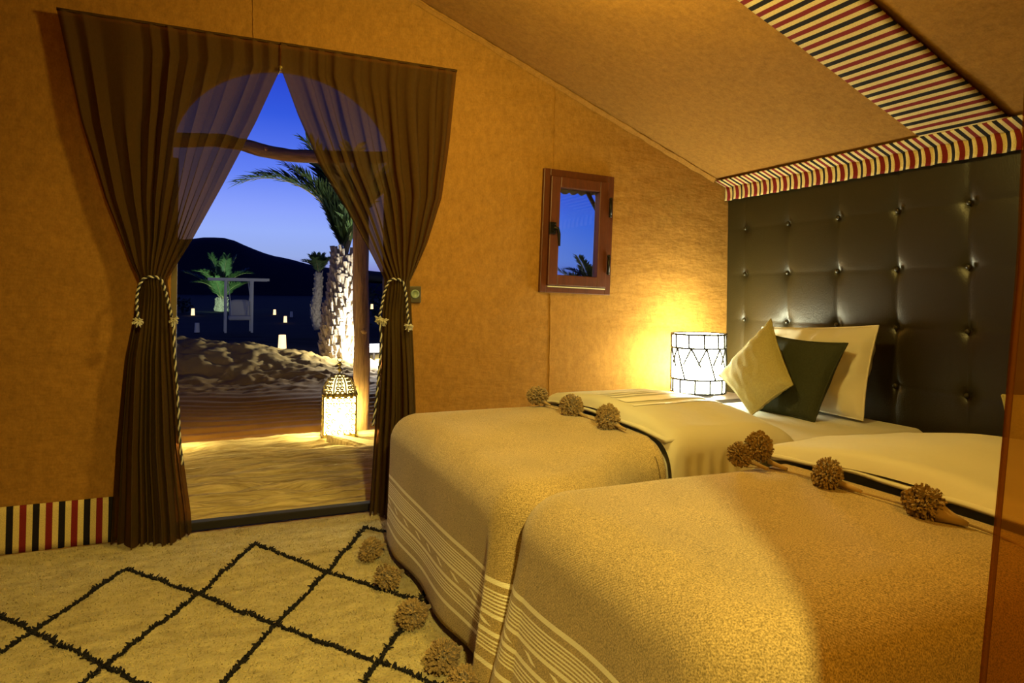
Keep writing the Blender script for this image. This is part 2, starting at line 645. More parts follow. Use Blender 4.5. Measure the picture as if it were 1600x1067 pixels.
M['switch'] = mat('bronze_switch_plate', (0.085, 0.07, 0.035), 0.4, metal=0.4)
M['switch_dial'] = mat('grey_green_dial', (0.20, 0.26, 0.18), 0.35)
M['jamb'] = mat('olive_door_jamb', (0.13, 0.10, 0.045), 0.7)
M['white_yarn'] = mat('white_rope_yarn', (0.50, 0.47, 0.36), 0.85)
M['black_yarn'] = mat('black_rope_yarn', (0.012, 0.010, 0.010), 0.85)
M['lamp_glow'] = emit_mat('lamp_shade_glow', (1.0, 1.0, 0.66), 54.0)
M['lantern_glow'] = emit_mat('lantern_glass_glow', (1.0, 0.82, 0.32), 75.0)
M['dome_glow'] = emit_mat('lantern_dome_glow', (1.0, 0.80, 0.34), 3.0)
M['bag_glow'] = emit_mat('paper_lantern_glow', (1.0, 0.62, 0.26), 2.4)
M['bag_dim'] = emit_mat('paper_lantern_dim', (0.5, 0.55, 0.8), 0.03)  # faint bluish glow put into the paper of the dim lanterns
M['flood_glow'] = emit_mat('floodlight_glow', (0.9, 0.96, 1.0), 40.0)

# sand: reddish near the tent, further out the dim light is put into a dark colour
m_, nt_, b_ = new_mat('desert_sand')
tc_ = nt_.nodes.new('ShaderNodeTexCoord')
sp_ = nt_.nodes.new('ShaderNodeSeparateXYZ')
nt_.links.new(tc_.outputs['Object'], sp_.inputs[0])
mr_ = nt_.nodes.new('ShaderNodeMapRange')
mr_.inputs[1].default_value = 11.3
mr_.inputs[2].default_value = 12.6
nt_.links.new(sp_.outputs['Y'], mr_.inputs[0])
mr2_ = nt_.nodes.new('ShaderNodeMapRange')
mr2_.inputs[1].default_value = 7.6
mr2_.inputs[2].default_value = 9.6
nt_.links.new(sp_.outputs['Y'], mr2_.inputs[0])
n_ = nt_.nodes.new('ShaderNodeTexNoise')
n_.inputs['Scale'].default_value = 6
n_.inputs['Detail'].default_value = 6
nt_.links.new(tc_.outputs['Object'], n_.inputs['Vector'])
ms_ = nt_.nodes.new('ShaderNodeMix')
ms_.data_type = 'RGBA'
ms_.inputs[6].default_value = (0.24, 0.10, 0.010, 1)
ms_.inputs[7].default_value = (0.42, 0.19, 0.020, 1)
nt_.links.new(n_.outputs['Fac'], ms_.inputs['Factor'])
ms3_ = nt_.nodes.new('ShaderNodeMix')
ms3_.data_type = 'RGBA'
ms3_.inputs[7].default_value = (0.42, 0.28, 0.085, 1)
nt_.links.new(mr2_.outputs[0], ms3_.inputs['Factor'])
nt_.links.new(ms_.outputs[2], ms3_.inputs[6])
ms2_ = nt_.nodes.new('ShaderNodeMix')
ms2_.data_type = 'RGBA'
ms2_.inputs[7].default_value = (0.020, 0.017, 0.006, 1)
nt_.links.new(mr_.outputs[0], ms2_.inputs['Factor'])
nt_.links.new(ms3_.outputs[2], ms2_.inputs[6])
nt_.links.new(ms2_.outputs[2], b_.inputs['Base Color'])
b_.inputs['Roughness'].default_value = 0.95
b_.inputs['Specular IOR Level'].default_value = 0.1
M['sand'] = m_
M['dim_plain'] = mat('dim_desert_plain', (0.020, 0.017, 0.006), 0.95, var=0.3, scale=0.4, spec=0.1)  # far ground: weak dusk light put into a dark base colour

# window glass: thin clear pane
m_, nt_, b_ = new_mat('window_glass')
nt_.nodes.remove(b_)
tr_ = nt_.nodes.new('ShaderNodeBsdfTransparent')
gl_ = nt_.nodes.new('ShaderNodeBsdfGlossy')
gl_.inputs['Roughness'].default_value = 0.02
tr_.inputs[0].default_value = (0.92, 0.96, 0.98, 1)
fr_ = nt_.nodes.new('ShaderNodeFresnel')
fr_.inputs[0].default_value = 1.45
mx_ = nt_.nodes.new('ShaderNodeMixShader')
nt_.links.new(fr_.outputs[0], mx_.inputs[0])
nt_.links.new(tr_.outputs[0], mx_.inputs[1])
nt_.links.new(gl_.outputs[0], mx_.inputs[2])
nt_.links.new(mx_.outputs[0], nt_.nodes['Material Output'].inputs[0])
M['glass'] = m_

# ------------------------------------------------------------------ tent shell
YA, XR, XL, YB = 3.30, 2.93, -2.33, -2.3        # door wall, headboard wall, left wall, back wall
RX, RZ, SL = 0.30, 2.763, 0.3896                # ridge and roof slope
EZ = RZ - SL * (XR - RX)


def roof_z(x):
    return RZ - SL * abs(x - RX)


def holed_wall(name, outer, holes, y, t, material):
    cu = bpy.data.curves.new(name, 'CURVE')
    cu.dimensions = '2D'
    cu.fill_mode = 'BOTH'
    cu.extrude = t / 2
    for pts in [outer] + holes:
        sp = cu.splines.new('POLY')
        sp.points.add(len(pts) - 1)
        for p, (a, b) in zip(sp.points, pts):
            p.co = (a, b, 0, 1)
        sp.use_cyclic_u = True
    tmp = bpy.data.objects.new(name, cu)
    C.objects.link(tmp)
    dg = bpy.context.evaluated_depsgraph_get()
    me = bpy.data.meshes.new_from_object(tmp.evaluated_get(dg))
    bpy.data.objects.remove(tmp)
    me.transform(Matrix.Rotation(PI / 2, 4, 'X'))
    me.transform(Matrix.Translation((0, y + t / 2, 0)))
    me.materials.clear()
    me.materials.append(material)
    return link(name, me)


DX0, DX1, SPR, APX = -0.135, 0.835, 1.66, 2.075
arch = [(DX1, -0.02), (DX1, SPR)]
for k in range(1, 24):
    q = PI * k / 24
    arch.append(((DX0 + DX1) / 2 + (DX1 - DX0) / 2 * math.cos(q), SPR + (APX - SPR) * math.sin(q)))
arch += [(DX0, SPR), (DX0, -0.02)]
gable = [(XL, -0.1), (DX0, -0.1), (DX0, -0.02)]
gable = [(XL, -0.1), (XR + 0.10, -0.1), (XR + 0.10, EZ - 0.03), (RX, RZ + 0.01), (XL, roof_z(XL))]
win_hole = [(1.715, 1.14), (2.02, 1.14), (2.02, 1.655), (1.715, 1.655)]
wall_far = struct(holed_wall('wall_far', gable, [arch, win_hole], YA, 0.05, M['canvas']), 'ochre felt tent wall with arched doorway and small window')


def slab(name, pts, n, t, material, sag=0.0, div=40, seed=0.0):
    """subdivided quad p00,p10,p11,p01 with gentle cloth sag along n; thickness t"""
    p = [Vector(a) for a in pts]
    n = Vector(n).normalized()
    mb = MB()

    def fn(u, v):
        q = p[0] * (1 - u) * (1 - v) + p[1] * u * (1 - v) + p[2] * u * v + p[3] * (1 - u) * v
        e = min(1, 6 * u, 6 * (1 - u), 6 * v, 6 * (1 - v))
        return q + n * (sag * e * (noise.fractal(Vector((q.x * 1.1 + seed, q.y * 1.1, q.z * 1.1)), 0.8, 2.0, 3)))
    mb.grid(div, div, fn)
    o = mb.build(name, material, smooth=True, recalc=False)
    m = o.modifiers.new('thickness', 'SOLIDIFY')
    m.thickness = t
    m.offset = 1.0
    # thickness goes away from the room
    nn = o.data.polygons[0].normal
    if nn.dot(n) > 0:
        m.offset = -1.0
    return o


ceil_r = struct(slab('ceiling', [(RX, YB, RZ), (XR + 0.12, YB, roof_z(XR + 0.12)), (XR + 0.12, YA + 0.06, roof_z(XR + 0.12)), (RX, YA + 0.06, RZ)],
                     (-SL, 0, -1), 0.03, M['canvas'], 0.007, 60, 1.0), 'sloping ochre tent roof above the beds')
struct(slab('ceiling', [(RX, YB, RZ), (XL - 0.05, YB, roof_z(XL - 0.05)), (XL - 0.05, YA + 0.06, roof_z(XL - 0.05)), (RX, YA + 0.06, RZ)],
            (SL, 0, -1), 0.03, M['canvas'], 0.01, 30, 5.0), 'sloping ochre tent roof above the doorway side')
struct(slab('wall_right', [(XR + 0.06, YB, -0.1), (XR + 0.06, YA + 0.03, -0.1), (XR + 0.06, YA + 0.03, EZ + 0.02), (XR + 0.06, YB, EZ + 0.02)], (-1, 0, 0), 0.03, M['canvas'], 0.0, 8), 'ochre tent wall behind the headboard')
struct(slab('wall_left', [(XL, YB, -0.1), (XL, YA, -0.1), (XL, YA, roof_z(XL) + 0.02), (XL, YB, roof_z(XL) + 0.02)], (1, 0, 0), 0.03, M['canvas'], 0.0, 8), 'ochre tent wall on the side away from the beds')
struct(holed_wall('wall_near', gable, [], YB - 0.05, 0.05, M['canvas']), 'ochre tent gable wall behind the viewer')
mb = MB()
mb.box(((XL + XR) / 2, (YA + YB) / 2 - 0.03, -0.05), (XR - XL, YA - YB + 0.02, 0.1))
struct(mb.build('floor', M['floor']), 'woven matting floor of the tent')

# hand-sewn joint where roof and door wall meet: a wavy flap of cloth
mb = MB()
pts_n = 110


def flap(u, v):
    x = RX + 0.02 + (2.80 - RX) * u
    z = roof_z(x) - 0.004 - 0.022 * v - 0.006 * nz(x * 9, 2) * v
    return (x, YA - 0.004 - 0.022 * (1 - v) - 0.007 * nz(x * 16, v * 2.0, 3.0), z)


mb.grid(pts_n, 3, flap)
mb.tube([(RX + 0.02 + (2.80 - RX) * k / 90, YA - 0.020 - 0.006 * nz(k * 0.37, 7), roof_z(RX + 0.02 + (2.80 - RX) * k / 90) - 0.006 - 0.006 * nz(k * 0.45)) for k in range(91)], 0.006, 5)
mb.uv = None
struct(mb.build('trim_1', M['canvas'], smooth=True), 'wavy sewn joint between roof and door wall')
# wall cloth seams, and over the window a ridge added along a shade edge
for nm, x0, z0, x1, z1 in (('seam_shade_edge', 1.716, 0.0, 1.712, 1.06), ('seam_shade_edge', 0.187, 2.19, 0.172, 2.70), ('seam_shade_edge', 1.724, 1.735, 1.727, 2.20)):
    mb = MB()
    mb.tube([(x0 + (x1 - x0) * k / 40 + 0.003 * nz(k * 0.5, x0), YA - 0.001, z0 + (z1 - z0) * k / 40) for k in range(41)], 0.0035, 5)
    o = mb.build(nm, M['canvas'], wall_far, smooth=True)
    o.matrix_parent_inverse = Matrix.Identity(4)

# striped skirting on the door wall
mb = MB()
mb.grid(60, 6, lambda u, v: (XL + (-0.20 - XL) * u, YA - 0.008 - 0.004 * nz((XL + (-0.20 - XL) * u) * 14, v) - 0.010 * (1 - v), 0.186 * v),
        lambda u, v: (XL + (-0.20 - XL) * u, v * 0.186))
o = mb.build('trim_2', M['stripe_skirt'], smooth=True, recalc=False)
o.modifiers.new('thickness', 'SOLIDIFY').thickness = 0.004
struct(o, 'red, cream and black striped cloth skirting left of the doorway')
# striped band running up the roof
mb = MB()
rb0, rb1 = 0.45, 2.845


def roofband(u, v):
    x = rb0 + (rb1 - rb0) * u
    y = 1.622 + (1.984 - 1.622) * v + 0.004 * nz(x * 5, 3)
    return (x, y, roof_z(x) - 0.0125 - 0.001 * nz(x * 20, v * 4))


mb.grid(90, 8, roofband, lambda u, v: ((rb0 + (rb1 - rb0) * u) * 1.073, v * 0.36))
o = mb.build('trim_3', M['stripe_roof'], smooth=True, recalc=False)
o.modifiers.new('thickness', 'SOLIDIFY').thickness = 0.004
struct(o, 'broad striped woven band sewn across the sloping roof')
# striped valance along the eaves above the headboard: sloping band + hanging frill
v0, v1 = -1.6, 3.285
mb = MB()
mb.grid(160, 4, lambda u, v: (2.822 + 0.090 * v, v0 + (v1 - v0) * u, roof_z(2.822 + 0.090 * v) - 0.020 + 0.002 * nz(u * 60, v)), lambda u, v: (v0 + (v1 - v0) * u, v * 0.1))
o = mb.build('trim_4', M['stripe_val'], smooth=True, recalc=False)
o.modifiers.new('thickness', 'SOLIDIFY').thickness = 0.003
struct(o, 'striped woven valance along the eaves above the headboard')
mb = MB()
mb.grid(420, 5, lambda u, v: (2.905 - 0.006 * math.sin((v0 + (v1 - v0) * u) * 2 * PI / 0.074) - 0.004 * v, v0 + (v1 - v0) * u, roof_z(2.905) - 0.018 - 0.083 * v - 0.004 * nz(u * 90, 1)),
        lambda u, v: (v0 + (v1 - v0) * u + 0.012 * math.sin(v * 2.2), v * 0.08))
fr = mb.build('frill', M['stripe_val'], o, smooth=True, recalc=False)
fr.matrix_parent_inverse = Matrix.Identity(4)
fr.modifiers.new('thickness', 'SOLIDIFY').thickness = 0.003

# door threshold and jambs
mb = MB()
mb.box((0.35, 3.325, 0.016), (1.02, 0.05, 0.036))
struct(mb.build('trim_5', M['threshold'], bevel=0.004), 'dark timber threshold bar across the doorway')
d1 = thing('door_1', (0.35, 3.36, 0), 'open arched doorway of the tent with plain jambs', None, kind='structure')
for sx, lab in ((DX0 - 0.002, 1), (DX1 + 0.002, -1)):
    mb = MB()
    mb.box((sx, 3.375, SPR / 2 - 0.02), (0.05, 0.035, SPR))
    mb.build('jamb', M['jamb'], d1, bevel=0.004)

# ------------------------------------------------------------------ window
w1 = thing('window_1', (1.868, 3.30, 1.40), 'small red-brown framed casement window looking onto the dusk sky', None, kind='structure')
w1.rotation_euler = (0, math.radians(1.7), 0)


def frame_boxes(hw, hh, w, y0, y1, dz=0.0):
    mb = MB()
    d = y1 - y0
    yc = (y0 + y1) / 2
    mb.box((-hw + w / 2, yc, 0), (w, d, 2 * hh))
    mb.box((hw - w / 2, yc, 0), (w, d, 2 * hh))
    mb.box((0, yc, hh - w / 2), (2 * hw - 2 * w, d, w))
    mb.box((0, yc, -hh + w / 2), (2 * hw - 2 * w, d, w))
    return mb


def wpart(mb, name, m, bevel=0.0, sm=False, label=None):
    o = mb.build(name, m, None, smooth=sm, bevel=bevel, label=label)
    o.parent = w1
    return o


wpart(frame_boxes(0.221, 0.334, 0.038, -0.022, 0.06), 'window_frame', M['wood_red'], 0.003)
wpart(frame_boxes(0.182, 0.295, 0.058, -0.036, 0.02), 'sash', M['wood_red'], 0.004)
mb = MB()
mb.box((0, -0.005, 0), (0.262, 0.004, 0.486))
wpart(mb, 'pane', M['glass'])
mb = MB()
mb.box((0, -0.030, -0.302), (0.36, 0.006, 0.006))
wpart(mb, 'weather_strip', M['cushion_pale'], label='pale strip along the foot of the sash')
for hz in (0.155, -0.165):
    mb = MB()
    mb.tube([(0.190, -0.044, hz - 0.045), (0.190, -0.044, hz + 0.045)], 0.009, 10)
    mb.ball((0.190, -0.044, hz + 0.047), 0.010, 8)
    mb.ball((0.190, -0.044, hz - 0.047), 0.010, 8)
    wpart(mb, 'hinge', M['iron'], sm=True)
mb = MB()
mb.box((-0.170, -0.044, 0.012), (0.036, 0.018, 0.062))
for sx, sz in ((-0.178, 0.033), (-0.162, 0.033), (-0.170, -0.008)):
    mb.ball((sx, -0.055, sz), 0.005, 6)
mb.tube([(-0.165, -0.056, 0.012), (-0.150, -0.066, 0.008), (-0.142, -0.068, -0.02), (-0.138, -0.068, -0.085)], [0.010, 0.010, 0.009, 0.006], 8)
wpart(mb, 'handle', M['iron'], 0.001)

# switch by the doorway curtain
sw = thing('light_switch', (0.945, 3.295, 1.05), 'small square bronze wall switch beside the right door curtain', 'switch')
mb = MB()
mb.box((0.945, 3.288, 1.05), (0.072, 0.014, 0.082))
mb.build('face_plate', M['switch'], sw, bevel=0.004)
mb = MB()
mb.lathe([(0.022, 0), (0.022, 0.006), (0.016, 0.009), (0.014, 0.004), (0.001, 0.004)], n=24)
o = mb.build('dial', M['switch_dial'], None, smooth=True)
o.data.transform(Matrix.Translation((0.948, 3.281, 1.052)) @ Matrix.Rotation(PI / 2, 4, 'X'))
o.parent = sw
o.matrix_parent_inverse = Matrix.Translation(-Vector(sw.location))

# ------------------------------------------------------------------ door curtains
LO = [(-0.02, -0.338), (0.40, -0.325), (0.77, -0.298), (0.98, -0.262), (1.05, -0.250), (1.10, -0.250), (1.167, -0.281), (1.27, -0.317), (1.425, -0.375), (1.728, -0.461), (1.953, -0.507), (2.19, -0.556)]
LI = [(-0.02, -0.035), (0.11, -0.044), (0.384, -0.082), (0.766, -0.115), (1.01, -0.133), (1.10, -0.145), (1.27, -0.053), (1.526, 0.070), (1.804, 0.197), (2.05, 0.296), (2.19, 0.298)]
RO = [(-0.02, 0.925), (0.489, 0.947), (0.739, 0.934), (0.988, 0.915), (1.112, 0.902), (1.175, 0.935), (1.302, 0.991), (1.526, 1.061), (1.814, 1.100), (2.19, 1.135)]
RI = [(-0.02, 0.708), (0.38, 0.739), (0.743, 0.759), (0.987, 0.771), (1.118, 0.778), (1.259, 0.700), (1.419, 0.608), (1.631, 0.475), (1.854, 0.373), (2.05, 0.298), (2.19, 0.296)]


def curtain(name, outer, inner, label, seed, topz, y0):
    root = thing(name, ((outer[0][1] + inner[0][1]) / 2, y0, 0.02), label, 'curtain', 'pair of brown door curtains')
    mb = MB()
    npl = 10.0

    def fn(u, v):
        z = topz - (topz - 0.022) * v
        if v > 0.97:
            z += 0.010 * nz(u * 8, seed) * (v - 0.97) / 0.03
        xo, xi = interp(outer, z), interp(inner, z)
        w = abs(xi - xo)
        near_tie = math.exp(-((z - 1.10) / 0.10) ** 2)
        # pleats wander between the heading and the tie
        uu = u + 0.03 * nz(u * 5, seed) * (1 - near_tie)
        ph = 2 * PI * (npl * uu + 0.9 * nz(u * 3.1, seed + 4) + 0.16 * nz(u * 7, z * 2.2, seed))
        rise = smooth(0.0, 0.25, v)
        amp = (0.015 + 0.016 * rise) * (0.45 + 1.1 * abs(nz(u * 6.3, seed + 9)))
        if z < 1.1:
            amp = 0.014 + 0.014 * smooth(1.1, 0.5, z)
        bx = (0.002 + 0.004 * rise) * (1 if z > 1.1 else 1.2)
        x = xo + (xi - xo) * u + bx * math.sin(2 * ph + 0.6) * min(1, 8 * u, 8 * (1 - u)) * (1 - 0.4 * near_tie)
        y = y0 + amp * math.sin(ph) * (1 - 0.35 * near_tie)
        if z < 1.05:
            y += 0.028 * smooth(1.05, 0.55, z) * math.sin(2 * PI * (2.6 * u + 0.4 * nz(u * 2.0, seed + 2)))
        bulge = 0.055 * near_tie + (0.05 * smooth(1.1, 0.2, z) if z < 1.1 else 0.0) + 0.02 * smooth(2.1, 1.4, z)
        y -= bulge * math.sin(PI * u) ** 0.7
        if z < 0.35:
            y -= 0.03 * (0.35 - z) / 0.35
        return (x, y, z)
    mb.grid(260, 110, fn)
    cl = mb.build('curtain_cloth', M['curtain'], root, smooth=True, recalc=False)
    # heading hem
    mb = MB()
    xs = [interp(outer, topz) + (interp(inner, topz) - interp(outer, topz)) * k / 30 for k in range(31)]
    mb.tube([(x, y0 + 0.004 * nz(x * 30, seed), topz + 0.002) for x in xs], 0.006, 6)
    mb.build('heading', M['curtain'], root, smooth=True)
    return root


curtain('door_curtain', LO, LI, 'brown sheer door curtain tied back on the left of the doorway', 1.3, 2.165, 3.225)
curtain('door_curtain', RO, RI, 'brown sheer door curtain tied back beside the wall switch', 8.1, 2.165, 3.222)
hk = thing('curtain_hook', (0.296, 3.21, 2.05), 'tiny brass hook where the two door curtains meet', 'hook')
mb = MB()
mb.ball((0.296, 3.196, 2.052), 0.009, 10)
mb.build('hook_head', M['brass'], hk, smooth=True)
mb = MB()
mb.tube([(0.296, 3.296, 2.052), (0.296, 3.200, 2.052)], 0.003, 6)
mb.build('hook_shank', M['brass'], hk, smooth=True)


def strand(mb, path, r, off, pitch, phase):
    P = [Vector(p) for p in path]
    L = [0.0]
    for a, b in zip(P, P[1:]):
        L.append(L[-1] + (b - a).length)
    tot = L[-1]
    n = max(8, int(tot / pitch * 9))
    pts = []
    for i in range(n + 1):
        s = tot * i / n
        k = 0
        while k < len(L) - 2 and L[k + 1] < s:
            k += 1
        f = (s - L[k]) / max(1e-6, L[k + 1] - L[k])
        p = P[k].lerp(P[k + 1], f)
        t = (P[k + 1] - P[k]).normalized()
        a = t.cross(Vector((0, 1, 0.2))).normalized()
        b = t.cross(a)
        q = 2 * PI * s / pitch + phase
        pts.append(p + a * off * math.cos(q) + b * off * math.sin(q))
    mb.tube(pts, r, 5)


def rope(parent, path, r=0.0037, pitch=0.026):
    for m, ph, nm, lb in ((M['black_yarn'], 0, 'cord', 'black strand'), (M['white_yarn'], PI, 'cord', 'white strand')):
        mb = MB()
        strand(mb, path, r, r * 0.85, pitch, ph)
        mb.build(nm, m, parent, smooth=True, label=lb)


def spline(pts, n=10):
    P = [Vector(p) for p in pts]
    P = [P[0] * 2 - P[1]] + P + [P[-1] * 2 - P[-2]]
    out = []
    for i in range(1, len(P) - 2):
        a, b, c, d = P[i - 1:i + 3]
        for k in range(n):
            t = k / n
            out.append(0.5 * ((2 * b) + (c - a) * t + (2 * a - 5 * b + 4 * c - d) * t * t + (3 * b - a - 3 * c + d) * t ** 3))
    out.append(P[-2])
    return out


def tassel(parent, c, m=None):
    mb = MB()
    for i in range(34):
        q = 2 * PI * random.random()
        e = random.uniform(-1, 0.75)
        d = Vector((math.cos(q) * math.sqrt(1 - e * e), math.sin(q) * math.sqrt(1 - e * e), e))
        mb.tube([Vector(c), Vector(c) + d * 0.011, Vector(c) + d * random.uniform(0.017, 0.026) + Vector((0, 0, -0.004))], [0.003, 0.0035, 0.002], 4)
    mb.build('tassel', M['white_yarn'], parent)


t1 = thing('curtain_tieback', (-0.19, 3.15, 1.1), 'black and white twisted rope tieback around the left door curtain', 'tieback', 'rope tiebacks on the door curtains')
rope(t1, spline([(-0.243, 3.128, 0.935), (-0.249, 3.128, 0.985), (-0.247, 3.132, 1.05), (-0.228, 3.138, 1.098), (-0.198, 3.128, 1.108), (-0.166, 3.138, 1.098), (-0.148, 3.150, 1.05), (-0.136, 3.150, 1.00), (-0.124, 3.152, 0.945)]))
tassel(t1, (-0.243, 3.126, 0.928))
tassel(t1, (-0.117, 3.152, 0.930))
rope(t1, spline([(-0.117, 3.152, 0.93), (-0.112, 3.152, 0.80), (-0.098, 3.150, 0.62), (-0.086, 3.148, 0.42), (-0.076, 3.146, 0.33)]), 0.0034, 0.05)
t2 = thing('curtain_tieback', (0.83, 3.15, 1.1), 'black and white twisted rope tieback around the right door curtain', 'tieback', 'rope tiebacks on the door curtains')
rope(t2, spline([(0.742, 3.150, 0.945), (0.753, 3.150, 1.00), (0.765, 3.150, 1.06), (0.784, 3.138, 1.112), (0.815, 3.128, 1.120), (0.848, 3.134, 1.105), (0.866, 3.140, 1.04), (0.872, 3.140, 0.97), (0.880, 3.138, 0.91)]))
tassel(t2, (0.738, 3.150, 0.935))
tassel(t2, (0.762, 3.146, 0.925))
tassel(t2, (0.881, 3.138, 0.902))
rope(t2, spline([(0.742, 3.152, 0.935), (0.752, 3.152, 0.83), (0.742, 3.150, 0.68), (0.728, 3.148, 0.52), (0.716, 3.146, 0.44)]), 0.0036, 0.05)

# sheer orange cloth hanging close to the viewer, between the beds and the entrance
pn = thing('fabric_panel', (1.1, 0.40, 0.0), 'sheer orange cloth panel hanging down at the right edge of the view', 'curtain')
mb = MB()


def pfn(u, v):
    z = 0.03 + (2.19 - 0.03) * v
    xl = 0.723 + (z - 1.095) * 0.134 if z < 1.095 else 0.723 + (z - 1.095) * 0.03
    x = xl + (1.62 - xl) * u
    y = 0.40 - 0.10 * u + 0.016 * math.sin(2 * PI * (u * 7 + 0.3 * nz(u * 3, 2))) * min(1, 5 * u + 0.2) + 0.01 * nz(u * 4, v * 3)
    return (x, y, z)


mb.grid(110, 50, pfn)
mb.build('panel_cloth', M['orange_sheer'], pn, smooth=True, recalc=False)
mb = MB()
mb.tube([(0.723 + (z - 1.095) * (0.134 if z < 1.095 else 0.03), 0.401, z) for z in [0.03 + 0.05 * k for k in range(44)]], 0.003, 5)
mb.build('panel_hem', M['orange_sheer'], pn, smooth=True)

# ------------------------------------------------------------------ headboard
HX = 2.925
hb = thing('headboard', (2.93, 1.5, 0.0), 'dark brown buttoned leather headboard filling the wall behind the beds', 'headboard')
HY0, DYB, HZ0, DZB = 3.148, 0.3275, 0.925, 0.272


def hdisp(y, z):
    a = (HY0 - y) / DYB
    b = (z - HZ0) / DZB
    da = (a - round(a)) * DYB
    db = (b - round(b)) * DZB
    d = math.hypot(da, db)
    puff = 0.0045 * (abs(math.cos(PI * (a - 0.5))) ** 0.5) * (0.5 + 0.5 * abs(math.cos(PI * (b - 0.5))) ** 0.5)
    near = math.exp(-abs(db) / 0.085)
    groove = -0.007 * near * math.exp(-abs(da) / 0.012) - 0.0016 * math.exp(-abs(db) / 0.005)
    dim = -0.020 * math.exp(-(d / 0.030) ** 1.1)
    return puff + groove + dim


mb = MB()


def hfn(u, v):
    y = -0.6 + (3.296 + 0.6) * u
    z = 0.04 + (1.70 - 0.04) * v
    e = min(1.0, smooth(0, 0.02, 1 - u))
    return (HX + 0.012 - hdisp(y, z) * (0.25 + 0.75 * e), y, z)


mb.grid(400, 190, hfn)
mb.build('padded_panel', M['leather'], hb, smooth=True, recalc=False)
mb = MB()
mb.box((HX + 0.052, 1.335, 0.87), (0.012, 3.88, 1.66))
mb.build('backing_board', M['bed_wood'], hb)
mb = MB()
mb.lathe([(0.0005, -0.007), (0.006, -0.0065), (0.011, -0.003), (0.0125, 0.002), (0.011, 0.006)], n=14)
btn = mb.mesh('button', True)
btn.transform(Matrix.Rotation(PI / 2, 4, 'Y'))
btn.materials.append(M['leather'])
for k in range(11):
    for j in range(-3, 3):
        y, z = HY0 - DYB * k, HZ0 + DZB * j
        o = link('button', btn, hb)
        o.location = (HX + 0.012 + 0.010, y, z)
        o.location.x -= 0.012

# ------------------------------------------------------------------ beds
BZ = 0.552


def bed(y0, y1, label, grp):
    r = thing('bed', (1.75, (y0 + y1) / 2, 0), label, 'bed', grp)
    mb = MB()
    mb.box((1.855, (y0 + y1) / 2, 0.19), (1.97, y1 - y0 - 0.06, 0.24))
    mb.build('bed_base', M['bed_wood'], r, bevel=0.015)
    for sx in (0.95, 2.75):
        for sy in (y0 + 0.07, y1 - 0.07):
            mb = MB()
            mb.lathe([(0.022, 0.0), (0.030, 0.075)], (sx, sy, 0.0), 12)
            mb.build('leg', M['bed_wood'], r)
    mb = MB()
    mb.box((1.86, (y0 + y1) / 2, 0.405), (1.99, y1 - y0 - 0.02, 0.19))
    o = mb.build('mattress', M['sheet'], r, bevel=0.045, label='mattress in a white fitted sheet')
    o.modifiers['bevel'].segments = 5
    for p in o.data.polygons:
        p.use_smooth = True
    return r


